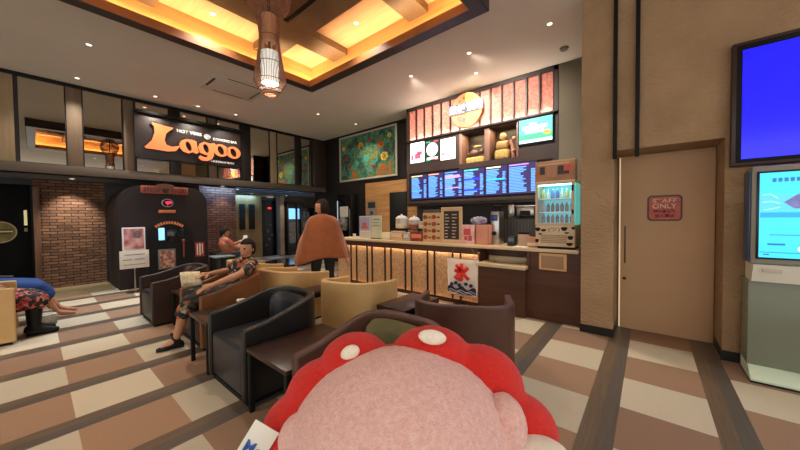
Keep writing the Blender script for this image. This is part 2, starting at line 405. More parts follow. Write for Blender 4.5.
# ================================================================== FACADES AND FIXTURES
M_choc = mat('chocolate_render', '#1d0e0a', '#180b08', scale=3, rough=.7)
M_gold = mat('old_gold', '#9a6a3a', metal=.6, rough=.4)
M_white = mat('white_plastic', '#e9e6df', rough=.35)
M_steel = mat('brushed_steel', '#b9b6b0', metal=1.0, rough=.28)
M_chrome = mat('chrome', '#d8d8d8', metal=1.0, rough=.08)
M_paper = mat('printed_paper', '#e5dccb', '#d9cdb8', scale=40, rough=.7)
M_ink = mat('dark_print', '#2a2523', rough=.6)

# kiln shaped facade
af = empty('arched_facade', 'dark chocolate arched facade with an oven-like opening next to the brick wall', 'shop front', (1.02, 7.8, 0))
P = [(0, 0), (1.51, 0), (1.51, 1.72)]
P += [(1.16+.35*math.cos(a), 1.70+.35*math.sin(a)) for a in [PI/2*i/10 for i in range(1, 11)]]
P += [(.40-.40*math.sin(a), 1.63+.42*math.cos(a)) for a in [PI/2*i/10 for i in range(11)]]
MB().prism(P, 'y', 0, 1.28).done('facade_wall', M_choc, af)
def arch(x0, x1, z0, zs, zt, n=20):
    cx, rx = (x0+x1)/2, (x1-x0)/2
    return [(x0, z0), (x1, z0)] + [(cx+rx*math.cos(PI*i/n), zs+(zt-zs)*math.sin(PI*i/n)) for i in range(n+1)]
MB().prism(arch(.38, 1.20, 0, .98, 1.40), 'y', -.04, 0).done('arch_frame', mat('dark_iron', '#1a1210', rough=.35, metal=.4), af)
MB().prism(arch(.43, 1.15, 0, .96, 1.34), 'y', -.05, -.03).done('arch_door', M_black, af)
MB().box(.60, .70, -.07, -.05, .93, 1.18, .01).done('display_window', mat('blue_lit_glass', '#8fd4ff', emit=.9, ecol='#8fd4ff'), af)
MB().box(.74, 1.04, -.065, -.05, .88, 1.15, .01).done('oven_glass', mat('smoked_glass', '#15181c', rough=.08), af)
m = MB()
for i in range(11):
    a = math.radians(128-7.6*i); cx_, cz_ = .79+.36*math.cos(a), .93+.36*math.sin(a)
    m.box(-.016, .016, -.004, .004, -.028, .028, M=Matrix.Translation((cx_, -.054, cz_)) @ Matrix.Rotation(PI/2-a, 4, 'Y'))
m.done('arch_lettering', mat('orange_letters', '#b0623a', emit=.3, ecol='#b0623a'), af, smooth=False)
MB().box(.58, .88, -.075, -.05, .33, .74, .006).done('poster_frame', mat('silver_frame', '#7b7672', metal=.8, rough=.4), af)
MB().box(.61, .85, -.08, -.07, .36, .71).done('poster', mat('food_poster', '#6d2f22', '#c79a80', scale=16, rough=.5), af)
MB().cyl((1.02, -.09, .55), (1.02, -.09, .88), .015).sph((1.02, -.09, .90), .035).done('door_pull', mat('red_brown_metal', '#7a3328', rough=.3), af)
s = empty('shop_name_board', 'long red board with dark lettering over the arched facade', 'sign', (1.76, 7.78, 1.97))
MB().box(-.40, .40, -.03, .0, -.085, .065, .008).done('board', mat('board_red', '#8f3c2c', '#a04a36', scale=8, rough=.5), s)
MB().prism(oval(.16, .05, cz=.075), 'y', -.035, 0).done('board_crest', mat('board_brown', '#6b3d2c', rough=.5), s)
m = MB()
for i in range(15):
    if i in (7,): continue
    xx = -.35+i*.049; m.box(xx, xx+.012, -.034, -.03, -.05, .04).box(xx, xx+.034, -.034, -.03, (.028 if i % 2 else -.05), (.04 if i % 2 else -.038)).box(xx+.022, xx+.034, -.034, -.03, -.05+(i % 3)*.02, .04)
m.done('board_lettering', M_ink, s, smooth=False)
MB().box(-.04, .04, -.034, -.03, -.07, .09).done('board_centre_mark', M_ink, s)
s = empty('round_logo_sign', 'round black logo sign with a pink emblem below the red board', 'sign', (1.79, 7.78, 1.70))
MB().prism(oval(.10, .085), 'y', -.02, .0).done('logo_rim', mat('silver_rim', '#b0aaa2', rough=.4), s)
MB().prism(oval(.085, .072), 'y', -.025, -.015).done('logo_disc', M_black, s)
MB().prism(oval(.035, .028, cx=.0, cz=.005), 'y', -.032, -.02).prism(oval(.03, .026, cx=.04, cz=.008), 'y', -.032, -.02).box(-.004, .006, -.03, -.02, -.06, .0).done('logo_emblem', mat('pink_glow', '#ff2a5a', emit=1.0, ecol='#ff2a5a'), s)
o = MB().box(1.64, 1.93, 7.765, 7.8, 1.49, 1.555, .006).done('orange_plate', mat('orange_plate_paint', '#b8693c', '#a85a30', scale=10, rough=.5, emit=.12, ecol='#b8693c')); tag(o, 'narrow plain orange plate under the round logo sign', 'sign')
s = empty('red_notice', 'small red and white notice on the right of the arched facade', 'notice', (2.36, 7.79, .68))
MB().box(-.09, .09, -.01, 0, -.16, .16).done('notice_board', mat('notice_red', '#9c2f24', rough=.5), s)
MB().box(-.06, -.035, -.014, -.009, -.12, .12).box(-.01, .015, -.014, -.009, -.13, .13).box(.04, .06, -.014, -.009, -.10, .12).done('notice_stripes', M_paper, s)

# brick pillar with rounded top corner at the lobby
P = [(2.6, 0), (3.35, 0)] + [(3.35, 1.9)] + [(3.2+.15*math.cos(a), 2.0+.15*math.sin(a)) for a in [PI/2*i/6 for i in range(1, 7)]] + [(2.6, 2.17)]
struct(MB().prism([(2.55, 0), (3.38, 0), (3.38, 2.17), (2.55, 2.17)], 'y', 8.35, 9.1).done('wall_brick_pillar', M_brickC, smooth=False))

# lobby fixtures
for x, nm in ((4.42, 'left'), (4.74, 'right')):
    o = MB().box(x-.085 if nm == 'right' else x-.07, x+.10, 10.44, 10.5, 1.0, 1.85, .005).done('wall_monitor', M_black)
    tag(o, 'tall dark wall monitor in the lobby, the %s one of two' % nm, 'monitor', 'lobby monitors')
g = empty('glass_door', 'black framed glass door in the lobby behind the armchairs', 'door', (5.1, 10.6, 0))
MB().box(0, .62, 0, .04, 0, 2.1).done('door_glass', mat('dark_door_glass', '#060607', rough=.3, spec=.2), g)
MB().box(0, .05, -.03, 0, 0, 2.1).box(.57, .62, -.03, 0, 0, 2.1).box(.05, .57, -.03, 0, 2.02, 2.1).done('door_frame', mat('door_frame_dark', '#2a2220', rough=.4), g)
MB().box(.28, .40, -.01, 0, 1.7, 1.76).done('exit_light', mat('red_light', '#ff3030', emit=1.2, ecol='#ff3030'), g)
for dx, z, s_ in ((.25, .9, .07), (.36, 1.1, .05), (.30, .6, .06), (.42, .75, .05), (.2, .4, .05)):
    MB().sph((dx, -.01, z), s_, 10, 8, (1, .2, 1)).done('door_sticker', mat('sticker_grey', '#1c1c20', '#47444a', scale=20, rough=.5), g)
o = MB().box(5.68, 5.86, 10.3, 10.6, 0, 2.17, .02).done('lobby_pillar', mat('cream_pillar', '#a08a70', '#8a7458', scale=3, rough=.6)); tag(o, 'pale narrow pillar between the glass door and the drink machines', 'pillar')
for i in range(2):
    v = empty('vending_machine', 'tall drink vending machine with a lit blue display, ' + ('nearer the pale pillar' if i == 0 else 'farther from the pale pillar'), 'vending machine', (6.06+i*.36, 10.15, 0), 0, 'lobby vending machines')
    MB().box(-.17, .17, 0, .4, 0, 1.95, .01).done('cabinet', mat('machine_black', '#141213', rough=.35), v)
    MB().box(-.13, .13, -.01, .0, 1.33, 1.72).done('lit_display', mat('machine_glow', '#9fdcff', '#4a9fe8', scale=9, emit=1.0, ecol='#7fc4f5'), v)
    MB().box(-.13, .13, -.01, .0, .45, 1.22).done('product_panel', mat('product_mix', '#6a5a50', '#1c1818', scale=22, rough=.4), v)
    MB().box(-.10, .10, -.012, .0, .14, .30, .005).done('collection_tray', M_black, v)
for i in range(3):
    o = empty('display_rack', 'dark magazine rack in the lobby corner, %s of three behind the woman in the poncho' % ['leftmost', 'middle', 'rightmost'][i], 'rack', (6.55+i*.42, 10.0-.25*i, 0), 0, 'lobby racks')
    MB().box(-.19, .19, .02, .3, 0, 1.75, .01).done('rack_body', mat('rack_black', '#100e0d', rough=.5), o)
    for k in range(4):
        MB().box(-.16, .16, -.01, .02, .3+k*.36, .32+k*.36).done('shelf_edge', mat('rack_rail', '#3b322b', rough=.4), o)
        MB().box(-.14, -.02, -.005, .02, .33+k*.36, .52+k*.36).box(.03, .14, -.005, .02, .33+k*.36, .50+k*.36).done('leaflet', mat('leaflet_mix', '#6f655c', '#2c2623', scale=12, rough=.6), o)

# Lagoo sign
s = empty('restaurant_sign', 'large dark sign with glowing orange Lagoo lettering on the mirror band', 'sign', (1.32, 7.97, 0))
MB().box(0, 2.02, -.08, 0, 2.62, 3.52, .006).done('sign_panel', mat('sign_brown', '#2c2120', '#251b1b', scale=2, rough=.4), s)
MB().box(-.01, 2.03, -.13, .0, 3.50, 3.56, .004).done('sign_cap', M_black, s)
for q in (.3, 1.7): MB().box(q, q+.08, 0, .05, 2.70, 3.45).done('wall_bracket', M_black, s)
Mor = mat('orange_glow', '#d2662e', emit=.42, ecol='#f08a58'); Mhalo = mat('letter_side', '#120d0c', rough=.4)
def glyph(name, outer, holes=(), grow=.022):
    """a sign letter: dark halo plate behind, glowing face in front, each a filled outline with counters"""
    for nm, g_, mm, yy, th in ((name+'_edge', grow, Mhalo, -.095, .03), (name, 0, Mor, -.115, .02)):
        c_ = D.curves.new(nm, 'CURVE'); c_.dimensions = '2D'; c_.fill_mode = 'BOTH'; c_.extrude = th/2; c_.offset = 0
        for k_, P_ in enumerate([outer]+list(holes)):
            cx_ = sum(p[0] for p in P_)/len(P_); cz_ = sum(p[1] for p in P_)/len(P_)
            sp_ = c_.splines.new('POLY'); sp_.points.add(len(P_)-1); sp_.use_cyclic_u = True
            n_ = len(P_)
            for i, p in enumerate(P_):
                q0, q1 = P_[i-1], P_[(i+1) % n_]; tx_, tz_ = q1[0]-q0[0], q1[1]-q0[1]; L_ = math.hypot(tx_, tz_) or 1
                sg = g_ if k_ == 0 else -g_*.6
                sp_.points[i].co = (p[0]+tz_/L_*sg, p[1]-tx_/L_*sg, 0, 1)
        t_ = D.objects.new(nm, c_); COL.objects.link(t_); dg = bpy.context.evaluated_depsgraph_get(); dg.update()
        me = D.meshes.new_from_object(t_.evaluated_get(dg)); D.objects.remove(t_); D.curves.remove(c_)
        for v in me.vertices: v.co = (v.co.x, yy+v.co.z, v.co.y)
        me.materials.clear(); me.materials.append(mm); o_ = D.objects.new(nm, me); COL.objects.link(o_); o_.parent = s
def ell(cx, cz, rx, rz, rot=0, n=28):
    return [(cx+rx*math.cos(t)*math.cos(rot)-rz*math.sin(t)*math.sin(rot), cz+rx*math.cos(t)*math.sin(rot)+rz*math.sin(t)*math.cos(rot)) for t in [2*PI*i/n for i in range(n)]]
def oring(nm, cx, cz): glyph(nm, ell(cx, cz, .165, .145), [ell(cx, cz, .065, .105, .35)])
glyph('letter_L', [(.14, 2.83), (.16, 2.80), (.30, 2.80), (.52, 2.79), (.66, 2.82), (.74, 2.93), (.71, 2.94), (.60, 2.90), (.50, 2.93), (.47, 3.02), (.50, 3.16), (.57, 3.24), (.62, 3.28), (.62, 3.31), (.45, 3.32), (.28, 3.35), (.26, 3.32), (.30, 3.27), (.31, 3.15), (.26, 2.98), (.20, 2.90)])
glyph('letter_a', [(.74, 2.90), (.80, 2.83), (.90, 2.81), (.98, 2.85), (1.04, 2.82), (1.10, 2.86), (1.08, 2.90), (1.06, 3.0), (1.05, 3.10), (.98, 3.12), (.86, 3.12), (.77, 3.07), (.73, 2.99)], [ell(.90, 2.965, .05, .105, .3)])
glyph('letter_g', [(1.08, 2.74), (1.14, 2.69), (1.26, 2.69), (1.36, 2.75), (1.40, 2.85), (1.39, 3.0), (1.44, 3.10), (1.40, 3.13), (1.33, 3.10), (1.20, 3.12), (1.11, 3.06), (1.08, 2.96), (1.12, 2.86), (1.22, 2.83), (1.28, 2.82), (1.24, 2.77), (1.16, 2.78), (1.12, 2.80)], [ell(1.24, 2.975, .055, .10, .3)])
oring('letter_o', 1.55, 2.98); oring('letter_o', 1.83, 2.97)
Mwl = mat('sign_white', '#d8d0c8', emit=.5, ecol='#e0d8d0')
text('sign_small_lettering', 'HOT VIBES', .70, 1.17, 3.24, 3.31, -.085, Mwl, s, bold=.03)
text('sign_small_lettering', 'COOKING BAR', 1.40, 1.93, 3.20, 3.26, -.085, Mwl, s, bold=.03)
MB().prism(oval(.07, .06, cx=1.28, cz=3.255), 'y', -.09, -.08).done('sign_emblem', mat('emblem_grey', '#c8c8c8', '#6c6c6c', scale=20, emit=.2, ecol='#bbbbbb'), s)
text('sign_script', 'Restaurant', 1.30, 1.86, 2.69, 2.75, -.085, Mwl, s, shear=.3)

# painting
p = empty('framed_painting', 'wide framed painting of colourful flowers and foliage high on the dark wall', 'painting', (5.95, 7.23, 0), -PI/2)
MB().box(0, 2.26, 0, .03, 2.42, 3.75).done('mount', M_black, p)
m = MB(); m.box(0, 2.26, -.03, 0, 3.70, 3.75, .004).box(0, 2.26, -.03, 0, 2.42, 2.47, .004).box(0, .05, -.03, 0, 2.47, 3.70, .004).box(2.21, 2.26, -.03, 0, 2.47, 3.70, .004)
m.done('picture_frame', mat('frame_cream', '#b5ab98', rough=.5), p)
mp = mat('painting_foliage', '#1f4a3c', rough=.6, spec=.3); N, L, b = nodes(mp)
tc = N.new('ShaderNodeTexCoord'); n1 = N.new('ShaderNodeTexNoise'); n1.inputs['Scale'].default_value = 2.2; n1.inputs['Detail'].default_value = 6; n1.inputs['Distortion'].default_value = 1.2
n2 = N.new('ShaderNodeTexVoronoi'); n2.inputs['Scale'].default_value = 16
L.new(tc.outputs['Object'], n1.inputs[0]); L.new(tc.outputs['Object'], n2.inputs[0])
r = N.new('ShaderNodeValToRGB'); L.new(n1.outputs[0], r.inputs[0]); els = r.color_ramp.elements
els[0].position = .25; els[0].color = rgb('#123028'); els[1].position = .75; els[1].color = rgb('#b8872a')
for q, c in ((.40, '#17403a'), (.47, '#2c6e5c'), (.50, '#4f9a80'), (.53, '#2f5a34'), (.60, '#7a7a2c'), (.66, '#a0502c')):
    e_ = els.new(q); e_.color = rgb(c)
r2 = N.new('ShaderNodeValToRGB'); L.new(n2.outputs['Color'], r2.inputs[0]); r2.color_ramp.elements[0].color = rgb('#10302c'); r2.color_ramp.elements[1].color = rgb('#c9a040')
r2.color_ramp.elements.new(.5).color = rgb('#3a7a6a')
L.new(mixc(N, L, .22, r.outputs[0], r2.outputs[0]), b.inputs['Base Color'])
MB().box(.05, 2.21, -.012, 0, 2.47, 3.70).done('canvas', mp, p)
Mfl = [mat('flower_yellow', '#e0b838', rough=.6), mat('flower_orange', '#c46a2c', rough=.6), mat('flower_red', '#a83a30', rough=.6), mat('leaf_teal', '#4fa08c', rough=.6)]
for fx, fz, rr, k in ((.92, 3.38, .13, 0), (.98, 3.28, .10, 3), (.32, 3.1, .09, 2), (1.70, 3.3, .11, 1), (1.82, 2.98, .14, 0), (1.75, 2.7, .10, 1), (.62, 2.62, .10, 1), (.18, 3.4, .08, 0), (.75, 2.9, .09, 3), (1.3, 3.5, .07, 2), (1.15, 3.0, .12, 3), (.45, 2.85, .08, 2), (2.0, 3.5, .08, 0), (1.4, 2.75, .07, 2)):
    m = MB()
    for q in range(6):
        a = q*PI/3+fx; m.prism([(fx+rr*.55*math.cos(a)+rr*.42*math.cos(t), fz+rr*.5*math.sin(a)+rr*.36*math.sin(t)) for t in [2*PI*i/10 for i in range(10)]], 'y', -.017, -.010)
    m.done('painted_flower', Mfl[k], p, smooth=False)

# staff entrance / drink dispenser at picture wall
v = empty('black_dispenser', 'tall black drink dispenser with a white notice against the dark wall', 'dispenser', (5.7, 7.1, 0), -PI/2)
MB().box(0, .62, 0, .25, 0, 2.03, .02).done('cabinet', mat('gloss_cab', '#0b0a0b', rough=.2), v)
MB().box(.05, .57, -.008, 0, .1, 1.95, .004).done('door', mat('gloss_door', '#0d0c0d', rough=.12), v)
MB().box(.15, .50, -.016, -.008, 1.38, 1.68).done('notice', M_paper, v)
MB().lathe([(.0, 0), (.12, .02), (.15, .15), (.15, .3), (.10, .38), (.0, .40)], (.32, -.03, .98), 20).done('glass_globe', mat('grey_globe', '#8a8480', '#3b3836', scale=12, rough=.2), v)
MB().box(.56, .585, -.03, -.008, .7, 1.6, .004).done('handle', M_steel, v)
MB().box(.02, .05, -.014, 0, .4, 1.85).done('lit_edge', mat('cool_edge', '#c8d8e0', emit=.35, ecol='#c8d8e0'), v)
o = empty('poster', 'small grey poster on the oak wall panel', 'poster', (5.95, 6.08, 1.2), -PI/2)
MB().box(0, .34, -.01, 0, 0, .62).done('sheet', mat('poster_grey', '#8b7d72', rough=.6), o)
MB().box(.03, .31, -.014, -.009, .42, .58).done('poster_heading', M_ink, o); MB().prism(oval(.06, .06, cx=.17, cz=.28), 'y', -.014, -.009).box(.05, .29, -.014, -.009, .05, .12).done('poster_image', mat('poster_dark', '#4b3a34', rough=.6), o)

# ------------------------------------------------------------------ menu wall cabinet
mc = empty('menu_cabinet', 'dark overhead cabinet with salmon stone panels, display niches and screens above the counter', 'cabinet', (5.45, 4.28, 0), -PI/2)
M_cab = mat('cabinet_brown', '#35251f', '#2c1e19', scale=3, rough=.45)
m = MB()
m.box(0, 3.13, 0, .40, 3.00, 3.06); m.box(0, 3.13, 0, .40, 3.72, CEIL); m.box(0, .07, 0, .40, 1.6, 3.8); m.box(3.06, 3.13, 0, .40, 0, 3.8)
m.box(.07, 3.06, .05, .40, 3.06, 3.72); m.box(.07, 1.34, 0, .40, 2.33, 3.0); m.box(1.34, 3.06, 0, .40, 2.30, 2.40); m.box(2.50, 3.06, 0, .40, 2.4, 3.0)
m.box(1.34, 2.5, .30, .40, 2.4, 3.0); m.box(.07, 3.06, .03, .40, 1.6, 2.33)
m.done('cabinet_body', M_cab, mc, smooth=False)
for a_, b_ in ((1.34, 1.40), (1.87, 1.97), (2.46, 2.5)): MB().box(a_, b_, -.005, .30, 2.40, 3.0, .004).done('niche_divider', mat('divider_rose', '#7d5a4c', rough=.5), mc)
MB().box(.05, 3.08, -.05, .02, 3.03, 3.045, .002).box(.05, 3.08, -.05, -.044, 3.045, 3.065).done('light_ledge', M_cab, mc, smooth=False)
area('panel_uplight', (1.565, -.018, 3.05), (2.9, .03), 24, (1, .88, .74), (PI-.55, 0, 0), mc)
Mst = mat('salmon_stone', '#cf8270', '#a85c50', scale=26, rough=.7, bump=.3, bscale=60)
nn = 14; wdt = 2.99/nn
for i in range(nn):
    MB().box(.07+i*wdt+.014, .07+(i+1)*wdt-.014, .02, .05, 3.06, 3.72).done('stone_panel', Mst, mc, smooth=False)
for i in range(1, nn):
    MB().box(.07+i*wdt-.014, .07+i*wdt+.014, -.02, .05, 3.05, 3.73).done('slat', mat('slat_black', '#1b1311', rough=.5), mc, smooth=False)
for nx0, nx1, k in ((1.41, 1.86, 0), (1.98, 2.45, 1)):
    l = area('niche_lamp', ((nx0+nx1)/2, .12, 2.985), (.36, .12), 2.6, (1, .8, .45), (0, 0, 0), mc)
M_pot = mat('clay_tan', '#a8844e', '#8a683c', scale=8, rough=.5); M_wdk = mat('dark_wood_carving', '#3b2418', '#5b3a26', scale=8, rough=.5); M_straw = mat('straw', '#b89c5c', '#98783a', scale=30, rough=.8)
def mxy(lx, ly, z): return (5.45+ly, 4.28-lx, z)
o = empty('tableware_display', 'dark carved ornament on a straw mat in the left display niche', 'ornament', mxy(1.64, .15, 2.40), -PI/2)
MB().box(-.19, .19, -.10, .10, 0, .12, .03).done('straw_base', M_straw, o)
MB().sph((-.05, 0, .20), .085, 16, 12, (1.3, .8, .9)).sph((.10, 0, .22), .05).tube([(-.15, 0, .15), (-.19, 0, .25), (-.15, 0, .36)], .02).done('carving', M_wdk, o)
MB().sph((.0, .04, .34), .05, 14, 10, (1.8, .6, .5)).done('gold_dish', mat('gold_dish', '#b8944a', rough=.4), o)
o = empty('straw_sack_display', 'stack of straw rice sacks with a figurine in the right display niche', 'ornament', mxy(2.21, .15, 2.40), -PI/2)
MB().box(-.18, .10, -.10, .10, 0, .19, .05, 3).done('lower_sack', M_straw, o)
MB().box(-.16, .08, -.08, .08, .19, .35, .05, 3).done('upper_sack', M_pot, o)
MB().sph((-.04, 0, .43), .07, 14, 10, (1, .8, 1)).done('figurine', mat('figurine_tan', '#b08a5a', rough=.5), o)
MB().tube([(.15, -.02, 0), (.16, -.03, .14), (.14, -.03, .25), (.10, -.03, .33)], [.05, .045, .035, .05]).sph((.17, -.03, .36), .04).done('standing_figure', mat('figure_rose', '#c08a72', '#8a5a48', scale=9, rough=.5), o)

def screen(parent, x0, x1, z0, z1, c, strength, y=-.01, name='screen'):
    return MB().box(x0, x1, y, y+.02, z0, z1).done(name, mat('screen_'+c.strip('#')+str(strength), c, rough=.3, emit=strength, ecol=c), parent, smooth=False)
def blocks(parent, name, rects, c, strength, y=-.013):
    if name.endswith(('picture', 'flag', 'graphic')) and len(rects) > 1:
        for r_ in rects: blocks(parent, name, [r_], c, strength, y)
        return
    m = MB()
    for x0, x1, z0, z1 in rects: m.box(x0, x1, y, y+.002, z0, z1)
    return m.done(name, mat('print_'+c.strip('#')+str(strength), c, emit=strength, ecol=c, rough=.4), parent, smooth=False)
# three adverts
adv = empty('advert_screen', 'leftmost lit white advert with pink food pictures above the menu boards', 'screen', (5.45, 4.28, 0), -PI/2, 'advert screens')
screen(adv, .12, .49, 2.56, 3.0, '#e6ecf0', 1.5)
blocks(adv, 'advert_picture', [(.24, .40, 2.64, 2.76), (.30, .44, 2.72, 2.80), (.14, .2, 2.62, 2.74)], '#e0506a', .8)
blocks(adv, 'advert_picture', [(.14, .22, 2.84, 2.88), (.14, .18, 2.78, 2.83)], '#d8c850', .8); blocks(adv, 'advert_lettering', [(.14, .46, 2.94, 2.965), (.24, .44, 2.88, 2.90), (.26, .40, 2.84, 2.855), (.16, .44, 2.58, 2.60)], '#6a88a8', .6)
adv = empty('advert_screen', 'dark lit advert with a round pale emblem, second from the left above the menu boards', 'screen', (5.45, 4.28, 0), -PI/2, 'advert screens')
screen(adv, .53, .87, 2.55, 2.98, '#26302e', .5)
MB().prism(oval(.145, .145, cx=.70, cz=2.79), 'y', -.014, -.010).done('advert_emblem', mat('emblem_mint', '#b8d8cc', '#f0f4ee', scale=14, emit=.7, ecol='#c8e0d4'), adv)
blocks(adv, 'advert_lettering', [(.57, .84, 2.585, 2.625), (.64, .70, 2.77, 2.86), (.72, .78, 2.77, 2.86)], '#e8f0ec', .8, -.017); blocks(adv, 'advert_flag', [(.55, .65, 2.945, 2.965), (.55, .65, 2.56, 2.575)], '#30b088', .8); blocks(adv, 'advert_flag', [(.75, .85, 2.945, 2.965), (.75, .85, 2.56, 2.575)], '#e04858', .8)
adv = empty('advert_screen', 'bright white advert with pink writing, third from the left above the menu boards', 'screen', (5.45, 4.28, 0), -PI/2, 'advert screens')
screen(adv, .91, 1.25, 2.53, 2.96, '#f2eaee', 1.6)
blocks(adv, 'advert_lettering', [(.93, 1.23, 2.90, 2.93), (.93, 1.02, 2.62, 2.68), (1.06, 1.12, 2.60, 2.65), (.94, 1.0, 2.71, 2.74)], '#e87890', .8)
blocks(adv, 'advert_lettering', [(.95+.035*i, .958+.035*i, 2.70+random.uniform(0, .1), 2.88) for i in range(8)], '#c0a8b4', .7); blocks(adv, 'advert_lettering', [(.92, 1.24, 2.54, 2.555)], '#e06078', .8)
adv = empty('promotion_screen', 'bright turquoise and green promotion screen at the right end of the cabinet', 'screen', (5.45, 4.28, 0), -PI/2)
MB().box(2.50, 3.07, -.03, 0, 2.57, 3.03, .004).done('bezel', M_black, adv)
screen(adv, 2.52, 3.05, 2.60, 3.0, '#58c8d8', .95, -.035)
blocks(adv, 'screen_picture', [(2.52, 3.05, 2.66, 2.74)], '#38c878', .95, -.037); blocks(adv, 'screen_picture', [(2.52, 3.05, 2.60, 2.65)], '#c8f0ee', 1.0, -.037)
blocks(adv, 'screen_text', [(2.58, 2.98, 2.82, 2.88), (2.62, 2.92, 2.76, 2.80), (2.70, 2.80, 2.90, 2.93)], '#f0fff8', 1.0, -.038)
MB().prism(oval(.06, .04, cx=2.97, cz=2.74), 'y', -.042, -.036).done('screen_food', mat('food_orange', '#d89a50', emit=.7, ecol='#d89a50'), adv)
# six menu boards
heads = ['#d8c070', '#e89880', '#4088e0', '#48c8b0', '#e8dca8', '#a878d8']
X = [.12, .575, .98, 1.42, 1.88, 2.31, 2.82]
lab = ['with a yellow heading bar, first from the left', 'with a salmon heading bar, second from the left', 'with a blue heading bar, third from the left', 'with a teal heading bar, fourth from the left',
       'with a cream heading bar, fifth from the left', 'with a violet heading bar, rightmost']
for i in range(6):
    mbd = empty('menu_board', 'lit blue text menu board ' + lab[i], 'menu board', (5.45, 4.28, 0), -PI/2, 'row of lit menu boards')
    x0, x1 = X[i]+.01, X[i+1]-.01; z0, z1 = 1.75, 2.28
    MB().box(x0-.008, x1+.008, 0, .03, z0-.02, z1+.02).done('bezel', M_black, mbd, smooth=False)
    screen(mbd, x0, x1, z0, z1, '#2a2050', .75)
    blocks(mbd, 'menu_heading', [(x0+.02, x0+(x1-x0)*.72, z1-.035, z1-.012)], heads[i], 1.0)
    R = []; nl = 17
    for k in range(nl):
        z = z1-.06-k*(z1-z0-.08)/nl; wv = random.uniform(.40, .62)
        R.append((x0+.02, x0+.02+(x1-x0)*wv, z-.017, z))
        if random.random() < .85 and k > 1: R.append((x1-(x1-x0)*.2, x1-.015-random.uniform(0, .02), z-.017, z))
    blocks(mbd, 'menu_text', R, '#5a98f4', .95)
    hl = {0: [(.02, .3, 1.92, 1.95)], 2: [(.04, .36, 1.93, 1.955), (.04, .36, 2.14, 2.20)], 3: [(.02, .36, 2.06, 2.10), (.02, .34, 1.86, 1.89)], 4: [(.02, .36, 2.02, 2.05)]}.get(i, [])
    if hl: blocks(mbd, 'menu_highlight', [(x0+a, x0+b_, c, d_) for a, b_, c, d_ in hl], ['#4a9af0', '#4a9af0', '#a880c8', '#2030e8', '#28a8e0', '#fff'][i], .9, -.0155)
o = MB().box(.05, 3.08, -.03, .03, 1.64, 1.70, .004).done('menu_rail', M_cab); o.parent = mc
# round sign
s = empty('round_shop_sign', 'round lit orange and yellow shop sign with white characters over the salmon panels', 'sign', (5.42, 2.75, 3.41), -PI/2)
MB().prism(oval(.335, .335, 48), 'y', -.05, .02).done('sign_drum', mat('drum_brown', '#5a2c20', rough=.5), s)
MB().prism([(.325*math.cos(t), .325*math.sin(t)) for t in [PI/2+PI*i/24 for i in range(25)]], 'y', -.06, -.05).done('sign_left_half', mat('sign_orange_lit', '#e86a48', emit=.55, ecol='#e87848'), s)
MB().prism([(.325*math.cos(t), .325*math.sin(t)) for t in [-PI/2+PI*i/24 for i in range(25)]], 'y', -.06, -.05).done('sign_right_half', mat('sign_yellow_lit', '#e8c858', emit=.6, ecol='#f0c850'), s)
MB().box(-.36, .36, -.08, -.05, -.06, .14, .01).done('name_band', mat('band_grey', '#5a5668', emit=.12, ecol='#807890'), s)
text('sign_lettering', '鉄板飯屋', -.34, .34, -.045, .125, -.084, mat('white_lit', '#ffffff', emit=.9, ecol='#ffffff'), s, bold=.02)
Mb_ = mat('lettering_blue_grey', '#4a6a90', emit=.2, ecol='#4a6a90')
m = MB()
for rx_, rz_ in ((-.13, -.15), (-.02, -.19), (.09, -.17), (.18, -.12)): m.tube([(rx_+.034*math.cos(t), -.066, rz_+.034*math.sin(t)) for t in [5.2*i/14+.6 for i in range(15)]], .008, 6)
m.done('sign_lower_strokes', Mb_, s)
m = MB()
for rx_, rz_ in ((-.12, .19), (-.04, .235), (.05, .235), (.14, .21)): m.box(rx_-.03, rx_+.03, -.066, -.06, rz_-.006, rz_+.006).box(rx_-.006, rx_+.006, -.066, -.06, rz_-.028, rz_+.028)
m.done('sign_upper_strokes', mat('brown_text', '#7a3018', rough=.5), s, smooth=False)

# ------------------------------------------------------------------ counter
ct = empty('service_counter', 'long service counter with copper panels and a pale worktop', 'counter', (4.19, 5.25, 0), -PI/2)
M_cop = mat('copper_panel', '#dcb78a', '#b88f66', scale=26, rough=.5, metal=.15, bump=.4, bscale=60, stretch=(1.6, 1, .9))
M_cop2 = mat('copper_narrow', '#e0b484', rough=.45, metal=.3)
M_top = mat('worktop_pale', '#d8c09a', '#ceb48c', scale=5, rough=.35, stretch=(1, 6, 6))
M_wen = wood('wenge_front', '#482818', '#583320', 'x', s=2.5)
MB().box(0, 4.6, -.04, .60, .885, .925, .005).done('worktop', M_top, ct)
m = MB(); m.box(0, 3.29, .06, .58, .0, .885); m.box(3.29, 4.0, .36, .58, 0, .885); m.box(4.0, 4.6, .2, .58, 0, .885); m.box(0, 3.29, .0, .06, .825, .885).box(0, 3.29, -.012, .0, .785, .885); m.done('counter_body', M_wen, ct, smooth=False)
MB().box(0, 3.29, .0, .012, 0, .06).box(0, 3.29, .012, .06, 0, .028).done('kickboard', mat('kick_dark', '#2b1a14', rough=.4), ct)
xs = [0] + [5.25-y for y in (4.81, 4.64, 4.33, 4.19, 3.85, 3.70, 3.36, 3.22, 2.88, 2.74, 2.40, 2.26)] + [3.29]
for i, (a, b_) in enumerate(zip(xs, xs[1:])):
    MB().box(a+.012, b_-.012, .03, .06, .05, .80).done('copper_panel', M_cop if (b_-a) > .2 else M_cop2, ct, smooth=False)
for a in xs[1:-1]:
    MB().box(a-.012, a+.012, .01, .06, .05, .80).done('divider', mat('divider_black', '#21140f', rough=.4), ct, smooth=False)
M_glow = mat('counter_led', '#ffd9a0', emit=30, ecol='#ffe0b8')
MB().box(.02, 3.27, .004, .022, .812, .822).done('upper_led', M_glow, ct, smooth=False)
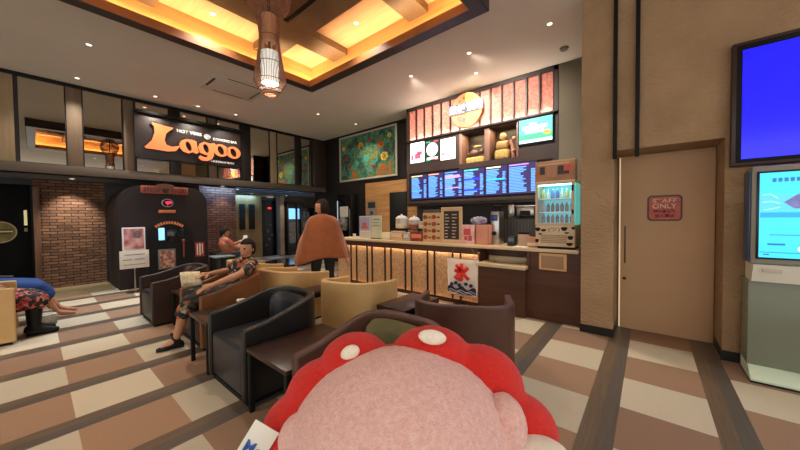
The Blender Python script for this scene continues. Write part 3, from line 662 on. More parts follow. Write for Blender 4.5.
MB().box(.02, 3.27, .016, .026, .03, .038).done('lower_led', mat('counter_led_pink', '#ffb48a', emit=9, ecol='#ffb48a'), ct, smooth=False)
sk = empty('sink_unit', 'dark wood hand-wash unit with a pale basin top at the counter', 'sink', (4.06, 1.915, 0), -PI/2)
MB().box(0, .66, .04, .44, 0, .645).done('cabinet', M_wen, sk, smooth=False)
m = MB(); m.box(-.0, .68, -.03, .14, .645, .69, .006); m.box(0, .68, .42, .46, .645, .75, .004); m.box(0, .10, .14, .42, .645, .69, .002); m.box(.55, .68, .14, .42, .645, .69, .002); m.done('basin_top', M_top, sk)
m = MB(); m.box(.10, .55, .14, .42, .647, .654).done('basin_bowl', M_steel, sk)
MB().tube([(.60, .40, .69), (.60, .40, .80), (.59, .38, .825), (.57, .30, .82), (.565, .28, .79)], .012).cyl((.64, .40, .69), (.64, .40, .74), .014).done('faucet', M_chrome, sk)
rc = empty('waste_cabinet', 'dark wood cabinet with a framed opening at the right end of the counter', 'cabinet', (4.17, 1.22, 0), -PI/2)
m = MB(); m.box(0, .60, 0, .2, 0, .63); m.box(0, .60, .02, .2, .63, .885); m.box(-.04, .0, -.0, .2, 0, .885)
m.done('body', M_wen, rc, smooth=False)
m = MB(); m.box(.12, .44, -.01, .02, .84, .87, .003).box(.12, .44, -.01, .02, .66, .68, .003).box(.12, .145, -.01, .02, .68, .84, .003).box(.405, .44, -.01, .02, .68, .84, .003)
m.done('opening_frame', mat('pine_frame', '#d6a872', rough=.5), rc)
MB().box(.145, .405, .005, .022, .68, .84).done('inner_flap', mat('flap_tan', '#a98664', '#9a7858', scale=4, rough=.5), rc, smooth=False)

# shaved ice banner
bn = empty('ice_banner', 'white cloth banner with a red 氷 character over navy waves on the counter front', 'banner', (4.10, 2.44, 0), -PI/2)
rows = []
for k in range(9):
    z = .72-.55*k/8; fl_ = .01*math.sin(k*1.3)
    rows.append([(.0+(.53)*i/10 + .02*k/8*(1-2*i/10), fl_+.012*math.sin(i*1.4+k*.5), z - .015*math.sin(PI*i/10)) for i in range(11)])
m = MB(); m.grid(rows); m.done('cloth', mat('banner_cotton', '#efe6d6', rough=.8), bn, mods=(('SOLIDIFY', dict(thickness=.004)),))
text('ice_character', '氷', .13, .41, .38, .65, -.025, mat('banner_red', '#e02a1c', rough=.6), bn, bold=.07)
mw = mat('banner_navy', '#1f2050', rough=.7)
m = MB(); m.prism([(.03, .20)]+[(.03+.47*i/14, .28+.025*math.sin(i*1.1)) for i in range(15)]+[(.50, .19), (.3, .175)], 'y', -.028, -.022); m.done('wave_print', mw, bn, smooth=False)
m = MB()
for wx, wz in ((.10, .32), (.17, .345), (.34, .345), (.42, .33), (.23, .315)): m.prism(oval(.03, .027, 14, wx, wz), 'y', -.03, -.022)
m.done('foam_print', mw, bn, smooth=False)
m = MB()
for k in range(2): m.prism([(.05+.44*i/14, .235-.028*k+.014*math.sin(i*1.2+k)) for i in range(15)] + [(.49-.44*i/14, .228-.028*k+.014*math.sin((14-i)*1.2+k)) for i in range(15)], 'y', -.031, -.027)
m.done('wave_line', mat('banner_white', '#efe6d6', rough=.8), bn, smooth=False)
MB().tube([(.02, 0, .72), (.14, .03, .885)], .002, 6).tube([(.51, 0, .72), (.40, .03, .885)], .002, 6).tube([(-.01, 0, .722), (.54, 0, .722)], .006, 8).done('hanging_cord', mat('cord', '#a08a6a', rough=.7), bn)
# ================================================================== THINGS ON THE COUNTER
def on_counter(name, label, cat, Y, Xc=4.36, z=.925, group=None, tilt=0): return empty(name, label, cat, (Xc, Y, z), -PI/2+tilt, group)
CT = .0
# cooler showcase
c = on_counter('drink_showcase', 'tall glass drink showcase with cyan light and a cow print base on the counter', 'refrigerator', 1.16, 4.22)
M_tan = mat('showcase_tan', '#d9c2a2', '#ceb694', scale=5, rough=.5)
MB().box(0, .46, 0, .40, .03, .31, .01).done('base', M_tan, c)
MB().box(.02, .44, .02, .38, 0, .03).done('feet', M_black, c)
m = MB(); m.box(0, .46, .36, .40, .31, .84); m.box(0, .46, 0, .40, .84, .87, .003); m.box(0, .02, 0, .36, .31, .84).done('case', M_tan, c)
MB().box(.44, .46, .02, .36, .31, .84).done('side_glass', mat('mint_side', '#7fd0c8', rough=.1, emit=.45, ecol='#58c8c0'), c)
m = MB(); m.box(.02, .44, .35, .355, .31, .84).done('lit_back', mat('cyan_back', '#3fb8c8', rough=.4, emit=.55, ecol='#38b8cc'), c)
m = MB(); m.box(.03, .43, .03, .05, .815, .83).done('light_tube', mat('cyan_tube', '#b0ffff', emit=11, ecol='#a0f8ff'), c)
for z in (.47, .64): MB().box(.02, .44, .03, .35, z, z+.008).done('shelf', M_steel, c)
m = MB()
m.box(.0, .46, -.008, 0, .31, .335).box(.0, .46, -.008, .0, .825, .85).box(0, .03, -.008, 0, .335, .825).box(.42, .45, -.008, 0, .335, .825)
m.done('door_frame', mat('door_frame_tan', '#d2b896', rough=.4), c)
MB().box(.03, .42, -.005, -.001, .335, .825).done('door_glass', mat('clear_glass', '#ffffff', rough=.02, trans=1.0), c)
MB().box(.425, .445, -.03, -.008, .73, .80, .003).box(.425, .445, -.03, -.008, .45, .50, .003).done('hinge', M_black, c)
cl = ['#e8c060', '#e8e4d8', '#3a6ac0', '#e8e4d8', '#d8b060', '#c04030', '#202428', '#202428', '#303030']
bm_ = {}
def bottle(x, y, z, h, r, colr, lab_):
    b = empty('bottle', lab_, 'bottle', (4.22+y, 1.16-x, .925+z), 0, 'bottles in the drink showcase')
    MB().lathe([(r*.9, 0), (r, .01), (r, h*.6), (r*.45, h*.8), (r*.4, h*.92)], n=12).done('body', mat('btl'+colr.strip('#'), colr, rough=.25), b)
    MB().cyl((0, 0, h*.9), (0, 0, h), r*.48, n=10).done('cap', M_white, b)
k = 0
for row, (z, h, cols) in enumerate(((.648, .13, ['#e0c060', '#d8d4c8', '#3a62c0', '#2a50b0', '#e0dccc', '#d8b060', '#e8e0d0']), (.478, .13, ['#c8d0d0', '#303a48', '#28303c', '#3a4858', '#30343c', '#50585c', '#c8ccc8']), (.336, .12, ['#18191c', '#1c1c20', '#a83a28', '#202024', '#b84a30', '#18181c', '#1e1e22']))):
    for i, cc in enumerate(cols):
        bottle(.07+i*.055, .13, z, h, .022, cc, 'small drink bottle on the %s shelf of the showcase, number %s from the left' % (['top', 'middle', 'bottom'][row], ['one', 'two', 'three', 'four', 'five', 'six', 'seven'][i])); k += 1
for x, z, a, b_ in ((.03, .25, .03, .03), (.10, .24, .03, .02), (.34, .26, .035, .03), (.41, .15, .03, .03), (.02, .10, .02, .03), (.40, .07, .035, .025), (.37, .21, .025, .012), (.06, .19, .02, .012), (.44, .27, .02, .02)):
    MB().prism([(x+a*math.cos(t)*(1+.25*math.sin(3*t)), z+b_*math.sin(t)*(1+.2*math.cos(2*t))) for t in [2*PI*i/14 for i in range(14)]], 'y', -.004, .002).done('cow_patch', M_black, c, smooth=False)
m = MB()
for i in range(5): m.box(.07, .37, -.006, .002, .08+i*.022, .092+i*.022)
m.done('grille', mat('grille_tan', '#a88a68', rough=.5), c, smooth=False)
text('logo_lettering', '(ツ)', .16, .29, .215, .28, -.003, M_ink, c)
h = empty('showcase_topper', 'printed wood-look header board with food pictures standing on the drink showcase', 'sign', (4.24, 1.17, 1.795), -PI/2)
MB().box(0, .47, 0, .12, 0, .26, .01).done('header_box', mat('header_wood', '#b88a68', '#a67a5a', scale=6, rough=.5), h)
blocks(h, 'food_picture', [(.06, .12, .09, .19), (.27, .40, .08, .19)], '#402a22', .0, -.003); blocks(h, 'food_picture', [(.14, .19, .06, .20), (.20, .25, .05, .19)], '#c08a68', .0, -.003)
blocks(h, 'food_picture', [(.34, .42, .12, .20), (.0, .05, .07, .12)], '#d05a38', .05, -.005); blocks(h, 'header_text', [(.04, .40, .21, .225)], '#e0c0a0', .0, -.003)

o = on_counter('leaflet_stand', 'small pale leaflet stand with blue and orange print at the left end of the counter', 'stand', 4.67, 4.33, tilt=.05)
MB().box(0, .30, 0, .03, 0, .02).box(0, .30, 0, .012, .02, .46).done('acrylic_back', M_white, o); blocks(o, 'leaflet', [(.01, .29, .16, .44)], '#a8b0d0', .0, -.003); blocks(o, 'leaflet_print', [(.09, .20, .24, .33), (.06, .24, .20, .25)], '#d86a48', .0, -.006); blocks(o, 'leaflet_print', [(.02, .28, .02, .14)], '#d8c8b8', .0, -.003)
o = on_counter('order_sheet_stand', 'plain pale green order sheet stand next to the leaflet stand', 'stand', 4.33, 4.33)
MB().box(0, .29, 0, .012, 0, .47).box(0, .29, 0, .10, 0, .02).done('sheet_holder', mat('pale_green', '#ccd0b0', '#d8d8c0', scale=6, rough=.5), o); blocks(o, 'sheet_text', [(.05, .24, .38, .40), (.05, .2, .32, .335), (.05, .22, .26, .275)], '#8c9078', .0, -.003)
o = on_counter('paper_cup', 'tiny white cup at the left end of the counter', 'cup', 4.83, 4.33); MB().lathe([(.025, 0), (.035, .09), (.032, .09), (.022, .005)], (0, 0, 0), 16).done('cup_body', M_white, o)
tr = on_counter('wire_riser', 'black wire riser shelf carrying the three food containers', 'rack', 3.83, 4.40)
MB().box(0, .74, 0, .25, .20, .215, .002).done('rack_shelf', M_black, tr)
for x in (.02, .37, .72):
    for y in (.02, .23): MB().cyl((x, y, 0), (x, y, .2), .006, n=8).done('rack_leg', M_black, tr)
for i, (y, wd, colr, lb) in enumerate(((3.67, .115, '#d8b888', 'clear container of pale snacks with a crumpled white lid, leftmost on the riser'), (3.37, .105, '#a05030', 'glass jar of brown sweets with a domed white lid, middle of the riser'), (3.16, .09, '#d8c8a0', 'short clear tub with green and yellow wrappers, rightmost on the riser'))):
    o = empty('food_jar', lb, 'jar', (4.50, y, 1.14), 0, 'food containers on the riser')
    hh = (.18, .15, .13)[i]
    MB().lathe([(wd*.85, 0), (wd, .02), (wd, hh), (wd*.9, hh+.01)], n=24).done('jar_body', mat('jar_glass%d' % i, '#cfc8ba', '#b8ac98', scale=9, rough=.15), o)
    MB().lathe([(wd*1.005, 0), (wd*1.01, hh*.45), (wd*.9, hh*.46)], (0, 0, .01), 24).done('jar_contents', mat('contents%d' % i, colr, '#8a4a2c' if i == 1 else '#e8dcc0', scale=40, rough=.6), o)
    if i < 2: MB().lathe([(wd*1.0, 0), (wd*.98, .02), (wd*.6, .055), (.02, .065), (.016, .085), (0, .09)], (0, 0, hh+.005), 24).done('jar_lid', M_white, o)
for i, (y0, y1, hh, c1, c2, lb) in enumerate(((4.02, 3.80, .14, '#e0d090', '#f0ead8', 'low pile of yellow and white packets under the pale stands'), (3.78, 3.50, .17, '#c89a6a', '#d8b890', 'tan snack box under the left food container'),
        (3.48, 3.33, .15, '#8a8078', '#c8c0b4', 'narrow grey and white box under the glass jar'), (3.31, 3.05, .17, '#a83c30', '#3a2a28', 'red and black patterned snack box left of the food picture board'))):
    o = empty('snack_box', lb, 'box', (4.30, y0, .925), -PI/2, 'snack boxes on the counter front')
    MB().box(0, y0-y1, 0, .12, 0, hh, .006).done('carton', mat('snack%d' % i, c1, c2, scale=24, rough=.5), o)
    blocks(o, 'carton_label', [(.02, y0-y1-.02, hh*.35, hh*.75)], ['#f4e8c0', '#e8d0b0', '#d0ccc4', '#e88060'][i], .0, -.003)
o = on_counter('food_picture_board', 'pale wooden board with two columns of round orange food pictures on the counter', 'menu board', 3.05, 4.32)
MB().box(0, .37, 0, .05, 0, .50, .006).done('board', mat('board_pine', '#d6b184', '#cba474', scale=4, rough=.5), o)
m = MB()
for cx in (.06, .23):
    for k in range(4): m.prism(oval(.045, .038, 14, cx, .08+k*.115), 'y', -.006, 0)
m.done('food_pictures', mat('food_dots', '#c05a28', '#6a3018', scale=20, rough=.5), o, smooth=False)
blocks(o, 'price_text', [(.12, .17, .06+k*.115, .09+k*.115) for k in range(4)]+[(.29, .35, .06+k*.115, .09+k*.115) for k in range(4)], '#6a4c38', .0, -.004)
MB().box(.01, .36, .0, .04, .50, .55, .006).done('board_header', mat('header_grey', '#57504a', rough=.5), o)
o = on_counter('framed_menu', 'cream framed dark menu with white text lines on the counter', 'menu board', 2.67, 4.31)
m = MB(); m.box(0, .38, 0, .03, 0, .06, .004).box(0, .38, 0, .03, .52, .585, .004).box(0, .05, 0, .03, .06, .52, .004).box(.33, .38, 0, .03, .06, .52, .004); m.done('frame', mat('frame_birch', '#cfae84', rough=.5), o)
MB().box(.05, .33, .008, .02, .06, .52).done('menu_sheet', mat('menu_dark', '#2f2019', rough=.5), o)
blocks(o, 'menu_text', [(.07+.13*cx, .07+.13*cx+random.uniform(.05, .09), .09+k*.052, .105+k*.052) for k in range(8) for cx in (0, 1)], '#c8b8a0', .0, .005)
o = on_counter('flyer_holder', 'red and pink flyer in a holder right of the framed menu', 'flyer', 2.29, 4.30)
MB().box(0, .22, 0, .06, 0, .30, .004).done('holder', mat('flyer_pink', '#d8a0a0', '#e8c0b8', scale=12, rough=.4), o); blocks(o, 'flyer_print', [(.04, .16, .14, .24), (.05, .10, .06, .12), (.12, .18, .05, .13)], '#c84848', .0, -.003)
o = on_counter('pink_carton', 'plain salmon pink carton on the counter beside the red flyer', 'box', 2.05, 4.30)
MB().box(0, .21, 0, .14, 0, .30, .006).done('carton', mat('carton_salmon', '#d89a80', '#cc8a70', scale=3, rough=.5), o); blocks(o, 'carton_edge', [(.005, .012, .01, .29), (.198, .205, .01, .29)], '#b04838', .0, -.002)
o = empty('crumpled_bag', 'crumpled silver and violet plastic bag lying on the cartons', 'bag', (4.42, 2.05, 1.232), 0)
m = MB(); m.sph((0, 0, .055), .13, 24, 14, (.7, 1, .45))
for v in m.b.verts: v.co += Vector((random.uniform(-.012, .012), random.uniform(-.012, .012), random.uniform(-.014, .014)))
m.done('bag_film', mat('silver_film', '#b8b8c8', '#8878b0', scale=10, rough=.25, metal=.3), o, smooth=False)
# back counter
bc = empty('back_counter', 'dark back counter under the menu cabinet', 'counter', (5.2, 4.1, 0), -PI/2)
MB().box(0, 2.85, 0, .6, 0, .87).done('body', M_dark, bc, smooth=False); MB().box(0, 2.85, -.02, .6, .87, .90, .004).done('worktop', M_steel, bc)
o = empty('tiled_splashback', 'dark grey ribbed screen behind the till area', 'screen', (4.85, 1.86, 0), -PI/2)
MB().box(0, .55, 0, .03, 0, 1.30).done('screen_panel', mat('slate_tile', '#2d2b2a', '#3a3836', scale=12, rough=.4, stretch=(6, 1, 1)), o, smooth=False)
m = MB()
for i in range(11): m.box(.02+i*.05, .035+i*.05, -.008, 0, .4, 1.30)
m.done('ribs', mat('slate_rib', '#454341', rough=.4), o, smooth=False)
o = on_counter('coffee_grinder', 'tall slim silver coffee grinder on the counter', 'coffee grinder', 1.86, 4.42)
MB().box(.0, .13, 0, .2, 0, .50, .01).done('housing', M_steel, o); MB().box(.015, .11, -.01, 0, .36, .45, .004).done('display', mat('blue_black', '#101830', rough=.2, emit=.2, ecol='#3050a0'), o); MB().lathe([(.04, 0), (.06, .09), (.05, .10)], (.065, .1, .50), 16).done('hopper', M_black, o); MB().cyl((.06, -.03, .17), (.06, 0, .17), .03).done('spout', M_black, o)
o = empty('espresso_machine', 'silver coffee machine standing high behind the ribbed screen', 'coffee machine', (5.0, 1.82, 0), -PI/2)
MB().box(.0, .50, .05, .4, .905, 1.34, .02).done('lower_body', mat('machine_grey', '#2b2a2a', rough=.3), o)
MB().box(.0, .10, .05, .38, 1.34, 1.54, .01).done('boiler_post', M_steel, o); MB().box(.14, .42, .03, .38, 1.34, 1.50, .02).done('group_head', M_steel, o); MB().box(.20, .36, .02, .03, 1.36, 1.44).done('control_panel', M_black, o); MB().box(.12, .44, .03, .38, 1.50, 1.53, .008).done('cup_rail', M_chrome, o)
for i, (y, wd, hh, colr, lb) in enumerate(((1.58, .11, .14, '#1c1c1e', 'small black card reader on the counter'), (1.43, .14, .17, '#b89a78', 'tan counter box with a dark lid, left of the orange box'), (1.31, .14, .14, '#d8926a', 'orange and cream ticket box beside the showcase'))):
    o = on_counter(['card_reader', 'tip_box', 'ticket_box'][i], lb, ['card reader', 'box', 'box'][i], y, 4.34)
    MB().box(0, wd, 0, .10, 0, hh, .008).done('case', mat('cs%d' % i, colr, rough=.4), o)
    if i == 0: MB().box(.015, wd-.015, -.004, 0, .06, .12).done('screen', mat('reader_screen', '#586068', rough=.2), o)
    if i == 1: MB().box(.01, wd-.01, .01, .09, hh, hh+.03, .004).done('lid', M_black, o)
    if i == 2: blocks(o, 'label', [(.01, wd-.01, .02, .06)], '#e8dcc8', .0, -.003)
o = on_counter('paper_tray', 'flat pale paper tray at the counter edge before the orange box', 'tray', 1.45, 4.20); MB().box(0, .17, 0, .12, 0, .012, .003).done('tray', M_white, o)

# ------------------------------------------------------------------ blue screen and kiosk
tv = empty('wall_screen', 'large plain bright blue wall screen with a dark frame at the top right', 'screen', (3.97, -.555, 0), -PI/2)
MB().box(0, 1.72, 0, .066, 1.77, 2.85, .012).done('housing', mat('tv_brown', '#3a2624', rough=.4), tv)
MB().box(.03, 1.69, -.006, 0, 1.80, 2.82, .003).done('bezel', M_black, tv)
MB().box(.062, 1.66, -.012, -.004, 1.83, 2.77).done('display', mat('pure_blue', '#1414ff', rough=.12, emit=1.0, ecol='#1a16f8'), tv, smooth=False)
kk = empty('information_kiosk', 'grey floor kiosk with a cyan touch screen standing under the blue screen', 'kiosk', (3.74, -.64, 0), -PI/2)
M_ks = mat('kiosk_grey', '#8c8678', rough=.4); M_kg = mat('kiosk_green', '#7d8473', rough=.35); M_kw = mat('kiosk_white', '#e6e4d6', rough=.4)
MB().box(0, 1.0, .03, .26, .10, .80, .006).done('pedestal', M_kg, kk)
MB().box(0, 1.0, .0, .20, .94, 1.735, .02).done('screen_housing', M_ks, kk)
MB().prism([(.0, .80), (.03, .80), (.20, .80), (.20, .94), (-.06, .94), (-.055, .925)], 'x', .01, 1.0).done('control_shelf', M_kw, kk)
MB().prism([(0, 0), (-.10, .0), (-.10, .025), (.0, .10), (.26, .10), (.26, 0)], 'x', .0, 1.0).done('plinth', mat('kiosk_mint', '#cfe0c8', rough=.4), kk)
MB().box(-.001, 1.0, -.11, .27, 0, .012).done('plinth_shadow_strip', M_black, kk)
MB().box(.03, .97, -.008, .0, .985, 1.69, .004).done('bezel', mat('bezel_navy', '#0c1c30', rough=.3), kk)
MB().box(.045, .955, -.012, -.006, 1.0, 1.675).done('display', mat('cyan_screen', '#35c8ea', rough=.15, emit=.85, ecol='#38c8f0'), kk, smooth=False)
blocks(kk, 'screen_graphic', [(.05, .95, 1.32, 1.36)], '#2a98e0', .9, -.0135); blocks(kk, 'screen_graphic', [(.05, .95, 1.37, 1.50), ], '#58c0f0', .85, -.0135)
MB().prism([(.17, 1.44), (.24, 1.50), (.36, 1.53), (.6, 1.52), (.6, 1.38), (.30, 1.385), (.22, 1.39)], 'y', -.016, -.012).done('fish_picture', mat('fish_grey', '#8088b8', '#5a4a80', scale=12, emit=.5, ecol='#7a80c0'), kk)
blocks(kk, 'screen_text', [(.11+.03*i, .13+.03*i, 1.60, 1.63) for i in range(10)]+[(.10, .30, 1.18, 1.185), (.09, .18, 1.10, 1.115), (.05, .9, 1.04, 1.045), (.07, .10, 1.02, 1.03)], '#2870a8', .8, -.0145)
m = MB()
for q in ((.06, 1.50, .14, 1.47), (.06, 1.44, .15, 1.43), (.07, 1.38, .15, 1.40)): m.tube([(q[0], -.014, q[1]), ((q[0]+q[2])/2, -.014, q[1]+.008), (q[2], -.014, q[3])], .003, 6)
m.done('drawn_lines', mat('pale_blue_line', '#b0e8ff', emit=.8, ecol='#b0e8ff'), kk)
MB().prism(oval(.03, .022, 20, .27, 1.075), 'y', -.017, -.012).done('touch_button', mat('button_pink', '#f0c8d0', emit=.8, ecol='#f0c8d0'), kk)
MB().box(.06, .16, -.062, -.05, .885, .915, .002).done('card_slot', mat('slot_tan', '#c8b8a8', rough=.4), kk)
MB().box(.30, .45, -.06, .03, .49, .50, .004).box(.30, .45, -.06, -.05, .50, .53, .003).done('leaflet_shelf', M_kw, kk)
MB().box(-.008, 0, .01, .19, .96, 1.70, .002).done('side_trim', mat('trim_blue', '#1d4a78', rough=.3), kk)

# ------------------------------------------------------------------ ceiling lamps
M_lens = mat('lamp_lens', '#fff4e0', emit=2.2, ecol='#fff0d8'); M_ring = mat('lamp_ring', '#d8d4cc', rough=.4)
def downlight(x, y, z, label, power=SPOT_W, size=115, col=WARM, aim=None, r=.030):
    d = empty('ceiling_downlight', label, 'ceiling light', (x, y, z), 0, 'recessed ceiling downlights')
    MB().lathe([(r, -.006), (r*1.3, -.006), (r*1.35, 0), (r, 0)], n=24, cap=False).done('trim_ring', M_ring, d)
    MB().cyl((0, 0, -.005), (0, 0, -.001), r, n=24).done('lens', M_lens, d)
    l = D.lights.new('lamp', 'SPOT'); l.energy = power; l.color = col; l.spot_size = math.radians(size); l.spot_blend = .8; l.shadow_soft_size = .05
    o = D.objects.new('lamp', l); COL.objects.link(o); o.parent = d; o.location = (0, 0, -.02)
    if aim:
        v = Vector(aim)-Vector((x, y, z)); o.rotation_euler = v.to_track_quat('-Z', 'Y').to_euler()
    return d
DL = [(.555, 6.04, 'isolated bright one left of the air vent'), (.54, 7.60, 'over the leftmost mirrors'), (1.60, 7.58, 'over the left part of the big sign'), (2.33, 7.55, 'over the middle of the big sign'),
      (3.08, 7.5, 'over the right end of the big sign'), (4.32, 6.03, 'in front of the mirrors right of the big sign'), (5.42, 5.93, 'nearest the painting'),
      (4.21, 2.10, 'right of the glowing tray, before the round shop sign'), (4.25, 1.0, 'rightmost, before the beige pillar'), (4.23, 3.21, 'left of the round shop sign'), (4.87, 2.30, 'close above the round shop sign')]
for x, y, n_ in DL:
    if x > 4.1 and y < 3.5: downlight(x, y, CEIL, 'small recessed ceiling downlight, ' + n_, *{1.0: (150, 95, WARM, (4.5, 1.4, .9)), 2.10: (240, 95, WARM, (5.45, 1.9, 2.9)), 3.21: (280, 95, WARM, (5.45, 3.6, 2.9)), 2.30: (110, 120, WARM, (5.45, 2.9, 3.0))}[y])
    elif y == 6.03: downlight(x, y, CEIL, 'small recessed ceiling downlight, ' + n_, 260, 80, WARM, (4.6, 4.1, .9))
    elif y == 6.04: downlight(x, y, CEIL, 'small recessed ceiling downlight, ' + n_, 190, 80, (.62, .78, 1), (.8, 6.9, 0))
    else: downlight(x, y, CEIL, 'small recessed ceiling downlight, ' + n_)
for x, y, n_ in ((-1.5, 3.0, 'left of the glowing tray, outside the photo'), (-1.5, 6.0, 'left of the mirrors, outside the photo'), (1.6, -.8, 'right of the camera'), (-1.2, .2, 'behind the camera'),
                 (3.2, -1.6, 'over the kiosk, outside the photo'), (4.0, -3.0, 'farthest behind the kiosk')):
    downlight(x, y, CEIL, 'added small recessed ceiling downlight ' + n_, SPOT_W if y > 1 else 40)  # extra lamps out of view, added to light the room
downlight(2.88, 3.12, 4.02, 'small downlight in the wooden tray ceiling, in the middle panel on the right', 70); downlight(1.55, 4.40, 4.02, 'small downlight in the wooden tray ceiling, left of the pendant', 120)
for x, y, n_, pw, aim in ((.5, 8.7, 'washing the brick wall', 110, (.5, 9.15, 1.3)), (3.0, 8.15, 'washing the brick pillar', 16, (3.05, 8.4, .6)), (5.77, 10.0, 'washing the pale lobby pillar', 14, (5.77, 10.35, .8)), (4.5, 9.9, 'in the lobby', 22, (4.5, 10.4, .3)), (7.0, 9.0, 'at the far right of the lobby', 8, (7, 10, .5))):
    downlight(x, y, 2.17, 'small downlight under the low lobby ceiling, ' + n_, pw, 70, aim=aim, r=.035)
for lx, ly, lw, pw, rx in ((4.1, 10.36, 1.6, 16, .5), (2.98, 8.22, .7, 5, .6), (4.4, 8.45, 1.8, 7, PI-.5)):
    o = empty('blue_light_bar', 'thin bar casting blue light ' + ('at the top of the lobby wood wall' if ly > 10 else 'at the top of the brick pillar' if lx < 3 else 'added just below the front of the low lobby ceiling to tint it'), 'light', (lx, ly, 2.17 if ly > 9 or lx < 3 else 2.17))  # bar below the ceiling front is added to turn the soffit blue
    MB().box(-lw/2, lw/2, -.015, .015, -.03, 0, .003).done('housing', M_black, o); area('lamp', (0, 0, -.035) if pw != 7 else (0, .03, -.1), (lw, .02), pw, (.22, .5, 1), (rx, 0, 0), o)
d_ = downlight(3.6, 8.75, 2.17, 'small blue-tinted downlight under the low lobby ceiling, beside the brick pillar', 30, 150, (.25, .45, 1.0), r=.035)
o = MB().cyl((4.99, .98, CEIL-.03), (4.99, .98, CEIL), .05, .06).done('smoke_detector', mat('detector_grey', '#6a645c', rough=.5)); tag(o, 'small round grey smoke detector on the ceiling near the pillar', 'smoke detector')

v = empty('ceiling_vent', 'square ceiling air conditioning cassette with dark slots left of the pendant', 'air vent', (2.45, 6.0, CEIL))
MB().box(-.47, .47, -.42, .42, -.02, 0, .01).done('panel', mat('vent_panel', '#c4bcae', rough=.7), v)
m = MB(); m.b.free()
for q in ((-.25, .30, -.36, -.34), (-.25, .30, .34, .36), (-.42, -.38, -.2, .2), (.38, .40, -.2, .25)): MB().box(*q, -.024, -.018).done('slot', mat('slot_dark', '#2a2622', rough=.6), v)

# pendant
pe = empty('pendant_lamp', 'long woven wire pendant lamp hanging from the wooden tray', 'pendant lamp', (1.575, 3.0, .07))
prof = [(.075, 2.56), (.11, 2.60), (.155, 2.67), (.150, 2.74), (.128, 2.85), (.108, 3.0), (.098, 3.12), (.108, 3.25), (.145, 3.36), (.20, 3.45), (.215, 3.56), (.20, 3.68), (.14, 3.76), (.06, 3.82)]
m = MB(); NR = 58
for i in range(NR):
    a = 2*PI*i/NR; a2 = .022
    for (r0, z0), (r1, z1) in zip(prof, prof[1:]):
        m.quad((r0*math.cos(a-.022), r0*math.sin(a-.022), z0), (r0*math.cos(a+.022), r0*math.sin(a+.022), z0), (r1*math.cos(a+.022), r1*math.sin(a+.022), z1), (r1*math.cos(a-.022), r1*math.sin(a-.022), z1))
bmesh.ops.remove_doubles(m.b, verts=m.b.verts, dist=.0005)
m.done('woven_shade', mat('wicker_brown', '#8a6248', '#6d4a34', scale=20, rough=.5), pe, mods=(('SOLIDIFY', dict(thickness=.004)),), recalc=False)
for r_, z_ in prof[::2] + [prof[1]]: MB().tube([(r_*math.cos(2*PI*k/32), r_*math.sin(2*PI*k/32), z_) for k in range(33)], .0035, 6).done('wire_hoop', mat('hoop_brown', '#6d4c38', rough=.5), pe)
MB().lathe([(.0, 2.66), (.082, 2.66), (.085, 2.68), (.085, 2.97), (.0, 2.99)], n=24).done('lit_diffuser', mat('diffuser_white', '#f4f8ee', emit=.8, ecol='#eef6ea'), pe)
MB().lathe([(.065, 3.08), (.07, 3.34), (.0, 3.36)], n=20).done('inner_sleeve', mat('sleeve_tan', '#c89a78', emit=.12, ecol='#d8a070'), pe)
MB().lathe([(.055, 2.545), (.08, 2.55), (.08, 2.575), (.055, 2.575)], n=24, cap=False).done('bottom_ring', mat('ring_copper', '#c89078', rough=.4), pe)
MB().cyl((0, 0, 3.80), (0, 0, 3.83), .06).cyl((0, 0, 2.98), (0, 0, 3.83), .012, n=8).done('stem', M_black, pe)
l = D.lights.new('bulb', 'POINT'); l.energy = 6; l.color = (1, .93, .8); l.shadow_soft_size = .08; o = D.objects.new('bulb', l); COL.objects.link(o); o.parent = pe; o.location = (0, 0, 2.62)

# poster stand
s = empty('poster_stand', 'metal stand with a red poster and a white notice in front of the arched facade', 'sign stand', (1.18, 7.40, 0))
MB().lathe([(.13, 0), (.13, .012), (.02, .03), (.0, .03)], n=24).done('base', M_steel, s); MB().cyl((0, 0, .02), (0, 0, .50), .012, n=12).cyl((0, .012, .50), (0, .012, 1.0), .01, n=10).done('pole', M_steel, s)
MB().box(-.165, .165, -.012, 0, .785, 1.215, .003).done('poster_board', M_white, s); MB().box(-.14, .14, -.016, -.01, .81, 1.19).done('poster', mat('poster_red', '#b0504c', '#e0b0a8', scale=9, rough=.5), s)
MB().prism(oval(.07, .07, 20, .05, 1.08), 'y', -.019, -.014).done('poster_picture', mat('poster_slate', '#5a4a50', '#8a7a78', scale=20, rough=.5), s)
MB().box(-.21, .21, -.02, -.013, .455, .785, .003).done('notice_board', M_paper, s)
blocks(s, 'notice_text', [(-.14, .15, .70, .715), (-.16, -.04, .61, .625), (0, .15, .61, .625), (-.16, .16, .52, .53)], '#8a7e70', .0, -.0225)
